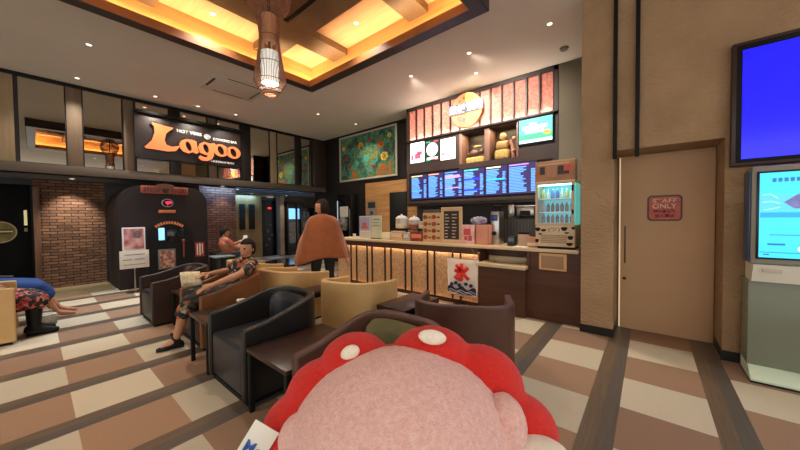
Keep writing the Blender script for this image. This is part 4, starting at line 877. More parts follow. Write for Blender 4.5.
# ================================================================== FURNITURE
def tub_outline(Wd, Dp, off, n=24):
    """plan outline of a tub chair shell, open at +x"""
    w, d = Wd/2-off, Dp/2-off
    P = [(Dp/2, -w), (Dp/4, -w)]
    for i in range(n+1):
        a = -PI/2 - PI*i/n
        ca, sa = math.cos(a), math.sin(a)
        P.append((-d*abs(ca)**.62 if abs(ca) > 1e-6 else 0, w*math.copysign(abs(sa)**.62, sa)))
    P += [(Dp/4, w), (Dp/2, w)]
    return P
def tub_chair(label, loc, rz, shell, seat, back, group, zf=.56, zb=.69, Wd=.70, Dp=.70, rim=None):
    c = empty('tub_chair', label, 'armchair', loc, rz, group)
    O = tub_outline(Wd, Dp, 0); I = tub_outline(Wd, Dp, .058)
    def h(x): t = max(0, min(1, (Dp/2-x)/Dp)); return zf+(zb-zf)*(t*t*(3-2*t))
    rows = []
    for (ox, oy), (ix, iy) in zip(O, I):
        z = h(ox); rows.append([(ox, oy, .03), (ox, oy, z), (ix, iy, z), (ix, iy, .03)])
    m = MB(); V = m.grid(rows, closed=True); m.b.faces.new(V[0][::-1]); m.b.faces.new(V[-1])
    m.done('shell', shell, c, mods=(('BEVEL', dict(width=.014, segments=3, limit_method='ANGLE', angle_limit=.9)),))
    w = Wd/2-.062
    m = MB(); m.box(-.24, Dp/2-.01, -w, w, .05, .41, .035, 3); m.done('seat_cushion', seat, c)
    II = tub_outline(Wd, Dp, .062); JJ = tub_outline(Wd, Dp, .15)
    rows = []
    for (ox, oy), (ix, iy) in list(zip(II, JJ))[5:-5]:
        z = h(ox)-.035; k = .0 if abs(oy) < w*.9 else .03
        rows.append([(ox, oy, .38), (ox, oy, z-k), (ox*.6+ix*.4, oy*.6+iy*.4, z+.018-k), (ix, iy, z-.03-k), (ix, iy, .38)])
    m = MB(); V = m.grid(rows, closed=True); m.b.faces.new(V[0][::-1]); m.b.faces.new(V[-1])
    m.done('back_cushion', back, c, mods=(('SUBSURF', dict(levels=1, render_levels=1)),))
    O2 = tub_outline(Wd-.06, Dp-.06, 0)
    MB().prism(O2, 'z', .0, .035).done('plinth', M_black, c)
    return c
M_lb = mat('leather_black', '#191715', '#211e1b', scale=5, rough=.38, bump=.12, bscale=160)
M_ln = mat('leather_navy', '#24262c', '#2c2e34', scale=5, rough=.33, bump=.1, bscale=160)
M_lbr = mat('leather_chestnut', '#4f3024', '#5b392b', scale=5, rough=.42, bump=.12, bscale=160)
M_ltan = mat('leather_tan', '#71451f', '#7f5028', scale=5, rough=.45, bump=.12, bscale=160)
M_bei = mat('leather_beige', '#d0ab72', '#c8a36a', scale=4, rough=.5, bump=.1, bscale=160)
M_olive = mat('olive_cushion', '#6a6238', '#5c5530', scale=6, rough=.6, bump=.1, bscale=120)
M_bseat = mat('beige_seat', '#c09a72', '#b08a64', scale=5, rough=.6)
M_choc2 = mat('leather_dark_brown', '#2e1c15', '#38231a', scale=5, rough=.4, bump=.12, bscale=160)
G = 'tub armchairs in the lounge'
tub_chair('chestnut brown tub chair with olive back cushion, right behind the plush toy', (1.28, 1.25, 0), PI, M_lbr, M_lbr, M_olive, G)
tub_chair('empty black leather tub chair with open front facing left', (1.265, 2.54, 0), PI, M_lb, M_ln, M_ln, G)
tub_chair('tan brown tub chair in which the man in the floral shirt sits', (1.40, 3.84, 0), PI, M_ltan, M_choc2, M_ltan, G, zb=.72)
tub_chair('dark brown tub chair left of the man in the floral shirt', (1.26, 5.12, 0), PI, M_choc2, M_lb, M_choc2, G)
tub_chair('chestnut brown tub chair seen from behind in front of the ice banner', (2.44, 1.28, 0), math.radians(24), mat('leather_umber', '#4a2d22', '#553528', scale=5, rough=.4, bump=.12, bscale=160), M_olive, M_olive, G, zf=.59, zb=.645, Wd=.85)
tub_chair('beige tub chair seen from behind, nearest of the beige ones to the plush toy', (2.30, 2.53, 0), math.radians(18), M_bei, M_bseat, M_bseat, G, zf=.62)
tub_chair('beige tub chair seen from behind, below the woman in the poncho', (2.22, 3.76, 0), math.radians(6), M_bei, M_bseat, M_bseat, G, zf=.62, Wd=.74)
tub_chair('beige tub chair mostly hidden behind the head of the man in the floral shirt', (2.29, 5.05, 0), 0, M_bei, M_bseat, M_bseat, G, zf=.60)
tub_chair('beige tub chair cut by the left edge of the photo', (-.50, 5.70, 0), 0, M_bei, M_bseat, M_bseat, G, zf=.62)
tub_chair('dark tub chair of the barefoot person near the left edge', (-.55, 6.72, 0), 0, M_lb, M_lb, M_lb, G, Wd=.9)
tub_chair('small black chair of the seated reader by the brick pillar', (2.92, 7.70, 0), 0, M_lb, M_lb, M_lb, G, zf=.5, zb=.6)
M_tt = mat('table_walnut', '#2f1d15', '#3a251b', scale=4, rough=.3, stretch=(1, 5, 1))
def side_table(label, x0, x1, y0, y1, z=.45):
    t = empty('side_table', label, 'table', ((x0+x1)/2, (y0+y1)/2, 0), 0, 'side tables between the armchairs')
    a, b_ = (x1-x0)/2, (y1-y0)/2
    MB().box(-a, a, -b_, b_, z-.03, z, .004).done('table_top', M_tt, t)
    for sx_ in (-1, 1):
        for sy in (-1, 1):
            MB().box(sx_*(a-.02)-.016, sx_*(a-.02)+.016, sy*(b_-.02)-.016, sy*(b_-.02)+.016, 0, z-.03, .002).done('leg', M_black, t)
    for q in (-b_+.01, b_-.03): MB().box(-a+.03, a-.03, q, q+.02, z-.07, z-.03).done('apron', M_black, t)
side_table('dark walnut side table between the black tub chair and the chestnut one behind the toy', .92, 1.55, 1.64, 2.16)
side_table('dark side table beyond the chestnut chair behind the toy, beside the nearest beige chair', 2.12, 2.70, 1.70, 2.06, .50)
side_table('dark side table between the black tub chair and the seated man', .92, 1.50, 2.93, 3.38, .46)
side_table('dark side table between the two beige tub chairs seen from behind', 2.0, 2.5, 3.02, 3.32, .48)
side_table('dark side table between the seated man and the dark brown chair', 1.10, 1.60, 4.34, 4.72)
o = empty('paper_cup', 'crumpled small white cup on the dark table behind the black chair', 'cup', (1.33, 3.22, .46)); MB().lathe([(.03, 0), (.04, .07), (.037, .07), (.026, .006)], n=16).done('cup_body', M_white, o)
rt_ = empty('round_table', 'round glossy black table reflecting blue light in front of the lobby', 'table', (3.05, 5.25, 0))
MB().lathe([(0, .50), (.44, .50), (.45, .51), (.45, .53), (.44, .54), (0, .54)], n=48).done('table_top', mat('gloss_table', '#121314', rough=.12), rt_); MB().cyl((0, 0, .03), (0, 0, .50), .035).lathe([(.0, 0), (.22, 0), (.22, .015), (.03, .04)], n=32).done('pedestal', M_black, rt_)
o = empty('lobby_table', 'small grey table with a pale teal top beside the reader', 'table', (2.62, 7.25, 0))
MB().box(-.2, .2, -.2, .2, .52, .55, .01).done('table_top', mat('teal_grey', '#7d8f8c', rough=.3), o); MB().cyl((0, 0, 0), (0, 0, .52), .03).lathe([(0, 0), (.16, 0), (.16, .01), (.02, .03)]).done('pedestal', M_black, o)

# ================================================================== PEOPLE
def skin_mesh(verts, edges, sub=2, root=0):
    """closed tapered limbs between joints, merged into one surface by the voxel remesh that follows"""
    b0 = bmesh.new()
    for p, r_ in verts:
        bmesh.ops.create_icosphere(b0, subdivisions=3, radius=r_, matrix=Matrix.Translation(Vector(p)))
    for i, j in edges:
        p0, p1 = Vector(verts[i][0]), Vector(verts[j][0]); d = p1-p0
        if d.length < 1e-4: continue
        M = Matrix.Translation((p0+p1)/2) @ d.to_track_quat('Z', 'Y').to_matrix().to_4x4()
        bmesh.ops.create_cone(b0, cap_ends=True, segments=24, radius1=verts[i][1], radius2=verts[j][1], depth=d.length, matrix=M)
    me = D.meshes.new('tmp'); b0.to_mesh(me); b0.free()
    return me
def add_mesh(m, me): m.b.from_mesh(me); D.meshes.remove(me)
def frame(f, u):
    f = Vector(f).normalized(); r_ = f.cross(Vector(u)).normalized(); u = r_.cross(f)
    return r_, f, u
def head_part(m, c, f, u, s=1.0):
    r_, f, u = frame(f, u); c = Vector(c)
    b0 = bmesh.new(); bmesh.ops.create_uvsphere(b0, u_segments=24, v_segments=18, radius=1)
    for v in b0.verts:
        x, y, z = v.co
        w_ = 1.0 if z > -.1 else 1.0-.42*min(1, (-.1-z)/.9)
        yy = y*(.098 if y > 0 else .092); 
        if z < -.2 and y < 0: yy *= .62
        if z < -.5 and y > .2: yy *= 1.02
        v.co = c + s*(r_*(x*.074*w_) + f*yy + u*(z*.118))
    me = D.meshes.new('h'); b0.to_mesh(me); b0.free(); add_mesh(m, me)
    P = lambda a, b_, d_: c + s*(r_*a + f*b_ + u*d_)
    m.tube([P(0, .082, .012), P(0, .094, -.008), P(0, .100, -.022)], [.008*s, .011*s, .013*s], 8)
    for sd in (-1, 1):
        m.sph(P(sd*.074, -.005, -.008), .026*s, 10, 8, (.45, .8, 1.15))
        m.sph(P(sd*.030, .078, .022), .020*s, 8, 6, (1.2, .6, .5))
    m.sph(P(0, .083, -.062), .022*s, 10, 8, (1.2, .7, .5))
def hand_part(m, w, d, n, side=1, curl=.5, s=1.0):
    """w wrist, d direction of the hand, n palm normal"""
    w, d = Vector(w), Vector(d).normalized(); n = Vector(n); n = (n-d*n.dot(d)).normalized(); t = d.cross(n)*side
    def q(a, b_, c_): return w + s*(d*a+t*b_+n*c_)
    m.tube([q(-.01, 0, 0), q(.03, 0, 0), q(.06, .0, 0), q(.085, 0, 0)], [.026*s, .032*s, .038*s, .030*s], 10)
    for k, (off, ln) in enumerate(((.030, .068), (.010, .078), (-.010, .072), (-.029, .056))):
        a = curl
        p = [q(.075, off*.9, 0), q(.085+ln*.35, off, -.0+ln*.15*a), q(.085+ln*.7, off*1.05, ln*.5*a), q(.085+ln*(1-.3*a), off*1.05, ln*.95*a)]
        m.tube(p, [.0105*s, .010*s, .009*s, .0075*s], 8)
    m.tube([q(.02, .028, .0), q(.045, .05, .012), q(.07, .058, .028), q(.092, .052, .04)], [.013*s, .0115*s, .0105*s, .008*s], 8)
SKIN = mat('skin', '#c08a68', '#b88060', scale=6, rough=.5)
def person(label, loc, J, face, up, skinm=SKIN, feet=True, s=1.0, palm=((0, 0, -1), (0, 0, -1)), female=False, hcurl=.5, vox=.008):
    root = empty('person', label, 'person', loc)
    V = []; E = []; idx = {}
    def v(k, p, r_, par=None):
        idx[k] = len(V); V.append((Vector(p), r_*s))
        if par is not None: E.append((idx[par], idx[k]))
    pel = Vector(J['pel']); ch = Vector(J['chest']); nk = Vector(J['neck']); hd = Vector(J['head'])
    v('pel', pel, .115); v('waist', pel.lerp(ch, .45), .105 if not female else .095, 'pel'); v('chest', pel.lerp(ch, .95), .12 if not female else .105, 'waist')
    v('nb', nk-(nk-ch).normalized()*.03, .062, 'chest'); v('nk', nk, .050, 'nb'); v('hd', nk.lerp(hd, .6), .052, 'nk')
    for sd in 'lr':
        S, Eb, Wr = (Vector(J[k+sd]) for k in ('sh', 'el', 'wr'))
        v('sh'+sd, S, .055, 'nb'); v('lat'+sd, ch.lerp(S, .55)-Vector((0, 0, .04)), .085 if not female else .075, 'waist'); v('ua'+sd, S.lerp(Eb, .5), .046, 'sh'+sd); v('el'+sd, Eb, .038, 'ua'+sd); v('fa'+sd, Eb.lerp(Wr, .35), .037, 'el'+sd); v('wr'+sd, Wr, .025, 'fa'+sd)
        H, K, A, T = (Vector(J[k+sd]) for k in ('hp', 'kn', 'an', 'to'))
        v('hp'+sd, H, .088, 'pel'); v('th'+sd, H.lerp(K, .5), .075, 'hp'+sd); v('kn'+sd, K, .054, 'th'+sd); v('ca'+sd, K.lerp(A, .35), .053, 'kn'+sd); v('an'+sd, A, .034, 'ca'+sd)
        v('ft'+sd, A.lerp(T, .45)-Vector((0, 0, .012)), .036, 'an'+sd); v('to'+sd, T, .026, 'ft'+sd)
    m = MB(); add_mesh(m, skin_mesh(V, E)); head_part(m, hd, face, up, s)
    for i, sd in enumerate('lr'):
        Wr = Vector(J['wr'+sd]); Eb = Vector(J['el'+sd]); d = Vector(J.get('hd'+sd, (Wr-Eb)))
        hand_part(m, Wr, d, palm[i], 1 if i else -1, hcurl, s)
    m.done('body', skinm, root, mods=(('REMESH', dict(mode='VOXEL', voxel_size=vox, use_smooth_shade=True)), ('SMOOTH', dict(factor=.5, iterations=3))))
    r_, f, u = frame(face, up)
    for sd in (-1, 1):
        MB().sph(hd+s*(r_*sd*.030+f*.086+u*.012), .011*s, 10, 8).done('eye', mat('eye_dark', '#1c1410', rough=.2), root)
    MB().sph(hd+s*(f*.098-u*.062), .02*s, 10, 8, (1, .6, .35), frame_rot(r_, f, u)).done('mouth', mat('lip', '#8a4038', rough=.5), root)
    return root, idx
def frame_rot(r_, f, u): return Matrix((r_, f, u)).transposed().to_4x4()
def hair(root, c, f, u, m_, s=1.0, back=.03, low=-.09, top=.02, wide=1.0, bob=False):
    r_, f, u = frame(f, u); c = Vector(c)
    b0 = bmesh.new(); bmesh.ops.create_uvsphere(b0, u_segments=28, v_segments=20, radius=1)
    kill = []
    for v in b0.verts:
        x, y, z = v.co
        if y > .25 and z < .42: kill.append(v)
        elif z < (-.95 if bob else -.55) and y > -.2: kill.append(v)
    bmesh.ops.delete(b0, geom=kill, context='VERTS')
    for v in b0.verts:
        x, y, z = v.co; zz = z*.128 if z > 0 else z*(.15 if bob else .105)
        w_ = .086*wide*(1.12 if bob and z < .1 else 1)
        nz = random.uniform(.985, 1.02)
        v.co = c + s*nz*(r_*(x*w_) + f*(y*.107-.010) + u*(zz+.006))
    m = MB(); me = D.meshes.new('h'); b0.to_mesh(me); b0.free(); add_mesh(m, me)
    return m.done('hair', m_, root, mods=(('SOLIDIFY', dict(thickness=.012)), ('SUBSURF', dict(levels=1, render_levels=1))))
def sleeve(root, name, chains, m_, vox=.012, fold=.0):
    m = MB()
    for ch in chains:
        V = [(Vector(p), r_) for p, r_ in ch]; add_mesh(m, skin_mesh(V, [(i, i+1) for i in range(len(V)-1)]))
    mods = [('REMESH', dict(mode='VOXEL', voxel_size=vox, use_smooth_shade=True)), ('SMOOTH', dict(factor=.5, iterations=5))]
    o_ = m.done(name, m_, root, mods=mods)
    if fold:
        t = D.textures.new('folds', 'CLOUDS'); t.noise_scale = .09
        md = o_.modifiers.new('folds', 'DISPLACE'); md.texture = t; md.strength = fold; md.mid_level = .5
    return o_
def shoe(root, an, to, m_, name='shoe'):
    an, to = Vector(an), Vector(to); d = (to-an); d.z = 0; d.normalize(); a = Vector((an.x, an.y, 0))
    s_ = d.cross(Vector((0, 0, 1)))
    rows = []
    for t, w_, h_ in ((-.07, .025, .05), (-.055, .036, .075), (0, .04, .085), (.06, .042, .065), (.10, .048, .05), (.14, .042, .04), (.165, .022, .03)):
        rows.append([tuple(a+d*t+s_*(w_*math.cos(q))+Vector((0, 0, max(0.002, .5*h_+.5*h_*math.sin(q))))) for q in [2*PI*i/14 for i in range(14)]])
    m = MB(); V = m.grid(rows, closed=True); m.b.faces.new(V[0][::-1]); m.b.faces.new(V[-1])
    return m.done(name, m_, root)
def floral(name, base, cols, scale=22):
    m_ = mat(name, base, rough=.75); N, L, b_ = nodes(m_)
    tc = N.new('ShaderNodeTexCoord'); vo = N.new('ShaderNodeTexVoronoi'); vo.inputs['Scale'].default_value = scale; L.new(tc.outputs['Object'], vo.inputs[0])
    no = N.new('ShaderNodeTexNoise'); no.inputs['Scale'].default_value = scale*.55; no.inputs['Distortion'].default_value = .8; L.new(tc.outputs['Object'], no.inputs[0])
    r_ = N.new('ShaderNodeValToRGB'); r_.color_ramp.interpolation = 'CONSTANT'; L.new(vo.outputs['Color'], r_.inputs[0]); e_ = r_.color_ramp.elements
    e_[0].position = 0; e_[0].color = rgb(cols[0]); e_[1].position = .75; e_[1].color = rgb(cols[-1])
    for i, c_ in enumerate(cols[1:-1]): e_.new(.3+.45*i/max(1, len(cols)-2)).color = rgb(c_)
    msk = math_node(N, L, 'GREATER_THAN', no.outputs[0], .53)
    L.new(mixc(N, L, msk, rgb(base), r_.outputs[0]), b_.inputs['Base Color'])
    return m_
M_hairb = mat('hair_brown', '#21130c', '#2c1a11', scale=30, rough=.75, spec=.25); M_hairk = mat('hair_black', '#100c0a', '#1a1310', scale=30, rough=.7, spec=.25)

# --- seated man
J = dict(pel=(.02, .0, .50), chest=(.16, .03, .78), neck=(.185, .02, .875), head=(.165, -.01, .98),
         shl=(.15, -.17, .81), ell=(-.06, -.33, .735), wrl=(-.34, -.335, .665), shr=(.18, .21, .81), elr=(.08, .30, .70), wrr=(-.20, .20, .70),
         hpl=(.0, -.10, .49), knl=(-.50, -.13, .50), anl=(-.58, .0, .09), tol=(-.69, .02, .03), hpr=(.0, .10, .49), knr=(-.40, .16, .52), anr=(-.36, .42, .09), tor=(-.49, .45, .03))
man, ix = person('man in a black floral shirt and shorts sitting in the tan tub chair', (1.50, 3.83, 0), J, (-1, -.55, -.02), (0, 0, 1), palm=((0, 0, -1), (0, 0, -1)))
M_flo = floral('floral_shirt', '#17120f', ['#b85a34', '#6f7a5a', '#b8a88c', '#9c4a30', '#3a4a40'], 26)
sleeve(man, 'shirt', [[(J['pel'], .13), ((.09, .015, .66), .135), ((.14, .03, .75), .14), ((.17, .025, .83), .10), ((.182, .02, .875), .062)],
                      [((.17, .02, .83), .075), (J['shl'], .068), ((.08, -.25, .78), .062), ((.03, -.30, .76), .060)], [((.17, .04, .83), .075), (J['shr'], .068), ((.13, .26, .76), .062), ((.10, .29, .73), .060)]], M_flo, fold=.015)
sleeve(man, 'shorts', [[((.02, 0, .50), .13), (J['hpl'], .105), ((-.26, -.11, .51), .095), ((-.48, -.13, .49), .082)], [((.02, 0, .50), .13), (J['hpr'], .105), ((-.22, .13, .515), .095), ((-.39, .16, .505), .082)]], floral('floral_shorts', '#12100e', ['#2a2420', '#8a4a34', '#3a3a30', '#6a5a4a'], 16), fold=.012)
sleeve(man, 'short_leg_hem', [[((-.50, -.13, .47), .072), ((-.53, -.09, .38), .075)]], M_flo)
sleeve(man, 'sock', [[((-.575, .0, .14), .040), ((-.58, 0, .07), .042)]], mat('sock_black', '#151312', rough=.9)); sleeve(man, 'sock', [[((-.36, .42, .16), .040), ((-.36, .42, .07), .042)]], _M['sock_black'])
shoe(man, J['anl'], J['tol'], M_black); shoe(man, J['anr'], J['tor'], M_black)
hair(man, J['head'], (-1, -.55, -.02), (0, 0, 1), M_hairk)
o = empty('booklet', 'cream printed booklet held up on the lap of the seated man', 'booklet', (1.03, 4.06, .60), 0)
rows = [[(.20*i/8-.0, -.05+.03*math.sin(PI*i/8)+.02*k, .155*k/3-.018*i/8) for i in range(9)] for k in range(4)]
MB_ = MB(); MB_.grid(rows); MB_.done('pages', mat('booklet_print', '#e6dab8', '#cdbb92', scale=30, rough=.7), o, mods=(('SOLIDIFY', dict(thickness=.008)),))

# --- woman in the poncho
wx, wy = 2.90, 3.97
az = math.atan2(wy, wx); fwd = Vector((math.cos(az), math.sin(az), 0)); side = Vector((math.sin(az), -math.cos(az), 0))
def W3(s_, t_, z_): v_ = side*s_+fwd*t_; return (v_.x, v_.y, z_)
J = dict(pel=W3(.0, 0, .90), chest=W3(0, .02, 1.25), neck=W3(-.01, .02, 1.40), head=W3(-.015, .03, 1.525),
         shl=W3(-.13, .02, 1.31), ell=W3(-.32, .0, 1.02), wrl=W3(-.40, .04, .76), shr=W3(.13, .02, 1.31), elr=W3(.30, .0, 1.02), wrr=W3(.365, -.04, .72),
         hpl=W3(-.09, 0, .88), knl=W3(-.12, .03, .48), anl=W3(-.13, -.06, .09), tol=W3(-.15, .10, .03), hpr=W3(.09, 0, .88), knr=W3(.10, .06, .48), anr=W3(.12, .06, .09), tor=W3(.13, .22, .03))
fc = -side*1.0+fwd*.05
wo, ix = person('woman in a rust orange poncho and black trousers standing with her back turned', (wx, wy, 0), J, fc, (0, 0, 1), female=True, palm=(W3(1, 0, 0), W3(-1, 0, 0)), hcurl=.35)
rows = []
for k, (z_, hw, hd_) in enumerate(((1.425, .062, .062), (1.40, .085, .08), (1.385, .17, .115), (1.34, .232, .140), (1.22, .275, .165), (1.08, .31, .18), (.92, .355, .20), (.76, .40, .22), (.655, .425, .235))):
    R_ = []
    for i in range(48):
        a = 2*PI*i/48; t = max(0, (k-2)/6)
        fold_ = 1+.07*t*math.sin(7*a+1.0)+.035*t*math.sin(15*a+.5)
        sx_ = hw*math.copysign(abs(math.cos(a))**(.85), math.cos(a))*fold_; ty = hd_*math.sin(a)*fold_
        zz = z_ + (.09*t*t*(1-abs(math.cos(a))**1.1) if k > 4 else 0) + .05*t*math.cos(a)
        R_.append(W3(sx_-.01, ty+.02, zz))
    rows.append(R_)
m = MB(); m.grid(rows, closed=True)
m.done('poncho', mat('rust_wool', '#94501f', '#86461a', scale=8, rough=.85, bump=.15, bscale=90, sheen=.3), wo, mods=(('SOLIDIFY', dict(thickness=.010)), ('SUBSURF', dict(levels=1, render_levels=1))))
MB().lathe([(.070, 1.40), (.062, 1.43), (.056, 1.455)], (W3(-.01, .02, 0)[0], W3(-.01, .02, 0)[1], 0), 24, cap=False).done('collar', _M['rust_wool'], wo, mods=(('SOLIDIFY', dict(thickness=.012)),))
M_tr = floral('dotted_trousers', '#121214', ['#3a3a40', '#c8c8c8', '#2a2a2e'], 30)
sleeve(wo, 'trousers', [[(J['pel'], .125), (J['hpl'], .102), (Vector(J['hpl']).lerp(Vector(J['knl']), .5), .088), (J['knl'], .068), (J['anl'], .05)], [(J['pel'], .125), (J['hpr'], .102), (Vector(J['hpr']).lerp(Vector(J['knr']), .5), .088), (J['knr'], .068), (J['anr'], .05)]], mat('trouser_black', '#141316', '#1c1b1f', scale=9, rough=.7))
shoe(wo, J['anl'], J['tol'], M_black); shoe(wo, J['anr'], J['tor'], M_black)
hair(wo, Vector(J['head'])+Vector((0, 0, .0)), fc, (0, 0, 1), M_hairb, bob=True, wide=1.08)

# --- reader by the brick pillar
J = dict(pel=(0, 0, .46), chest=(-.12, 0, .80), neck=(-.13, 0, .92), head=(-.11, 0, 1.03), shl=(-.12, .17, .85), ell=(.06, .22, .68), wrl=(.24, .12, .78), shr=(-.12, -.17, .85), elr=(.06, -.22, .68), wrr=(.24, -.10, .78),
         hpl=(0, .1, .46), knl=(.42, .12, .50), anl=(.50, .12, .09), tol=(.66, .12, .03), hpr=(0, -.1, .46), knr=(.40, -.10, .54), anr=(.52, -.02, .2), tor=(.68, 0, .18))
rd, ix = person('distant person in a peach top sitting and reading by the brick pillar', (2.97, 7.70, 0), J, (1, -.2, -.3), (0, 0, 1), vox=.011)
sleeve(rd, 'top', [[(J['pel'], .13), ((-.06, 0, .62), .125), ((-.12, 0, .78), .125), ((-.13, 0, .88), .07)], [((-.12, .0, .85), .07), (J['shl'], .062), ((-.03, .2, .76), .058)], [((-.12, 0, .85), .07), (J['shr'], .062), ((-.03, -.2, .76), .058)]], mat('peach_cloth', '#b8664a', rough=.8), vox=.014)
sleeve(rd, 'skirt', [[(J['pel'], .13), (J['hpl'], .11), (J['knl'], .085)], [(J['pel'], .13), (J['hpr'], .11), (J['knr'], .085)]], mat('dark_skirt', '#2a2826', '#3a4038', scale=9, rough=.8), vox=.014)
shoe(rd, J['anl'], J['tol'], M_black); hair(rd, J['head'], (1, -.2, -.3), (0, 0, 1), M_hairk)
o = MB().box(-.02, .0, -.10, .10, 0, .15, .002).done('open_book', M_white); o.location = (3.30, 7.70, .80); o.rotation_euler = (0, .3, 0); tag(o, 'small white book in the hands of the distant reader', 'book')

# --- two people at the left edge
J = dict(pel=(-.46, 0, .50), chest=(-.72, 0, .82), neck=(-.76, 0, .95), head=(-.76, 0, 1.07), shl=(-.74, .18, .88), ell=(-.66, .30, .68), wrl=(-.5, .22, .60), shr=(-.74, -.18, .88), elr=(-.66, -.30, .68), wrr=(-.5, -.2, .60),
         hpl=(-.46, .1, .49), knl=(-.02, .12, .47), anl=(.20, .16, .10), tol=(.36, .16, .035), hpr=(-.46, -.1, .49), knr=(.0, -.08, .46), anr=(.17, -.06, .09), tor=(.33, -.07, .035))
bf, ix = person('barefoot person in blue clothes with bare legs stretched out at the left edge', (.0, 6.42, 0), J, (1, 0, 0), (0, 0, 1))
M_blue = mat('blue_cloth', '#1f4a8c', '#1a3f7c', scale=6, rough=.8)
sleeve(bf, 'shirt', [[(J['pel'], .14), ((-.6, 0, .66), .135), ((-.72, 0, .80), .135), ((-.75, 0, .90), .07)], [((-.72, 0, .88), .07), (J['shl'], .068), ((-.62, .23, .78), .06)], [((-.72, 0, .88), .07), (J['shr'], .068), ((-.62, -.23, .78), .06)]], M_blue)
sleeve(bf, 'shorts', [[(J['pel'], .14), (J['hpl'], .12), ((-.24, .11, .49), .115), ((-.03, .12, .465), .10), ((.06, .13, .38), .09)], [(J['pel'], .14), (J['hpr'], .12), ((-.22, -.09, .49), .115), ((.0, -.08, .455), .105), ((.08, -.075, .36), .09)]], M_blue, fold=.015)
hair(bf, J['head'], (1, 0, 0), (0, 0, 1), M_hairb)
J = dict(pel=(-.42, 0, .46), chest=(-.56, 0, .82), neck=(-.58, 0, .95), head=(-.57, 0, 1.07), shl=(-.56, .18, .88), ell=(-.52, .28, .66), wrl=(-.32, .14, .60), shr=(-.56, -.18, .88), elr=(-.52, -.28, .66), wrr=(-.32, -.14, .60),
         hpl=(-.42, .1, .46), knl=(-.03, .10, .42), anl=(-.04, .12, .09), tol=(.12, .12, .03), hpr=(-.42, -.1, .46), knr=(-.02, -.09, .42), anr=(-.02, -.08, .09), tor=(.14, -.08, .03))
fs, ix = person('person in a red floral skirt with black stockings and black shoes at the left edge', (.0, 5.68, 0), J, (1, 0, 0), (0, 0, 1), female=True)
sleeve(fs, 'blouse', [[(J['pel'], .13), ((-.5, 0, .62), .12), ((-.56, 0, .80), .12), ((-.575, 0, .90), .065)], [((-.56, 0, .88), .07), (J['shl'], .062), (J['ell'], .05)], [((-.56, 0, .88), .07), (J['shr'], .062), (J['elr'], .05)]], M_black)
sleeve(fs, 'skirt', [[(J['pel'], .13), ((-.22, .0, .44), .15), ((-.06, .0, .42), .13)], [((-.2, .1, .44), .11), ((.0, .10, .40), .10)], [((-.2, -.09, .44), .11), ((.01, -.09, .40), .10)]], floral('red_floral', '#1c1412', ['#b03a30', '#c86a58', '#8a2c24', '#c8a898'], 34), fold=.015)
sleeve(fs, 'stocking', [[((-.03, .10, .38), .068), ((-.035, .11, .22), .06), (J['anl'], .046), ((.03, .12, .05), .042), (J['tol'], .034)]], M_black); sleeve(fs, 'stocking', [[((-.02, -.09, .38), .068), ((-.02, -.085, .22), .06), (J['anr'], .046), ((.05, -.08, .05), .042), (J['tor'], .034)]], M_black)
shoe(fs, J['anl'], J['tol'], M_black); shoe(fs, J['anr'], J['tor'], M_black)
hair(fs, J['head'], (1, 0, 0), (0, 0, 1), M_hairk, bob=True)
o = empty('shopping_bag', 'small white bag with green print on the floor between the two seated people', 'bag', (.08, 6.02, 0), .3)
m = MB(); m.box(-.09, .09, -.045, .045, 0, .15, .03, 3)
for v in m.b.verts: v.co += Vector((random.uniform(-.008, .008), random.uniform(-.008, .008), random.uniform(-.006, .006) if v.co.z > .03 else 0))
m.done('bag_body', mat('bag_white', '#cfcabc', '#7c8c78', scale=12, rough=.5), o)
MB().tube([(-.05, 0, .14), (-.04, 0, .19), (.04, 0, .19), (.05, 0, .14)], .006, 8).done('bag_handle', M_white, o)

# ================================================================== PLUSH TOY
st_ = empty('round_stand_table', 'small round wooden table under the plush toy in the foreground', 'table', (.455, .378, 0))
MB().lathe([(0, .625), (.24, .625), (.25, .635), (.25, .652), (.24, .66), (0, .66)], n=48).done('table_top', M_tt, st_); MB().cyl((0, 0, .03), (0, 0, .63), .03).lathe([(0, 0), (.18, 0), (.18, .02), (.03, .05)], n=32).done('pedestal', M_black, st_)
pl = empty('plush_toy', 'big round pink plush toy with a red lobed hood and white tag in the foreground', 'plush toy', (.455, .378, .66), math.radians(39.52-90))
def fur(name, c1, c2, bump=.6):
    m_ = mat(name, c1, c2, scale=130, rough=.9, bump=bump, bscale=330, sheen=.15, detail=4); return m_
M_pink = fur('pink_fur', '#edb6ad', '#f8cbc2'); M_red = fur('red_fur', '#cf1c12', '#da2418', .45); M_crm = fur('cream_felt', '#ece0cc', '#f4ead8', .2)
tx = D.textures.new('plush_noise', 'CLOUDS'); tx.noise_scale = .012
def plushmods(st=.004): return (('DISPLACE', dict(texture=tx, strength=st, mid_level=.5)),)
CZ = .216
m = MB(); m.sph((0, 0, CZ), .205, 96, 64, (1.12, .95, 1.0)); m.done('body', M_pink, pl, mods=plushmods(.0035))
def P2(px, py, d_=.66): return ((px-402)/302*d_, d_-.60, .69-d_*((py-225)/302+.025))
m = MB()
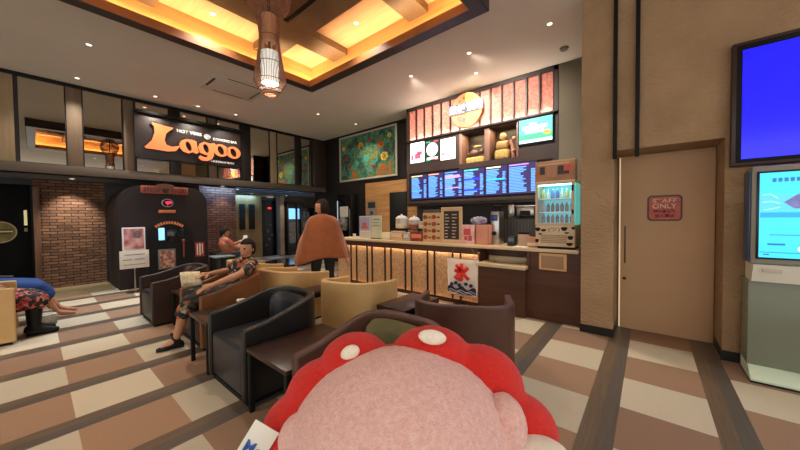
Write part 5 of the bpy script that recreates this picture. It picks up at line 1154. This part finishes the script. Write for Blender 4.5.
for px, py, rx_, rz_, dep in ((306, 428, 42, 36, .64), (330, 396, 42, 38, .67), (358, 364, 36, 31, .68), (432, 360, 42, 33, .68), (478, 388, 46, 42, .67), (515, 432, 42, 36, .64), (395, 395, 60, 50, .72)):
    x_, y_, z_ = P2(px, py, dep); k_ = dep/302
    m.sph((x_, y_+.0, z_), 1, 40, 28, (rx_*k_, .075, rz_*k_))
m.sph((0, .10, .2), .2, 40, 28, (1.0, .7, .95))
m.done('hood', M_red, pl, mods=(('REMESH', dict(mode='VOXEL', voxel_size=.006, use_smooth_shade=True)), ('SMOOTH', dict(factor=.6, iterations=4)))+plushmods(.002))
for px, py, rx_, rz_, ry_ in ((352, 352, 15, 9, -.5), (434, 337, 21, 9, .15)):
    x_, y_, z_ = P2(px, py, .63)
    MB().sph((x_, y_, z_), 1, 28, 18, (rx_*.0014, .012, rz_*.0017), Matrix.Rotation(ry_, 4, 'Y')).done('cream_patch', M_crm, pl)
for px, py, r1, r2 in ((303, 436, 22, 22), (506, 424, 20, 27)):
    x_, y_, z_ = P2(px, py, .57)
    MB().sph((x_, y_, z_), 1, 32, 22, (r1*.0019, .05, r2*.0019)).done('arm', M_pink, pl, mods=plushmods(.003))
for px, py, r1, r2 in ((312, 452, 26, 13), (536, 456, 34, 12)):
    x_, y_, z_ = P2(px, py, .55)
    MB().sph((x_, y_, z_), 1, 32, 22, (r1*.0018, .045, r2*.0018)).done('cuff', M_crm, pl)
tg = MB(); x_, y_, z_ = P2(257, 440, .57)
tg.box(-.026, .026, -.001, .001, -.05, .033, .0009); t_ = tg.done('tag', mat('tag_white', '#f0ece0', rough=.5), pl); t_.location = (x_+.004, y_, z_); t_.rotation_euler = (0, math.radians(32), 0)
text('tag_lettering', 'Me', -.018, .016, -.03, -.005, -.002, mat('tag_blue', '#3a62b0', rough=.5), t_, bold=.02, depth=.0006)
MB().tube([(x_+.02, y_, z_+.02), (x_+.05, y_+.01, z_+.0), (x_+.09, y_+.02, z_-.02)], .0015, 6).done('tag_string', M_white, pl)
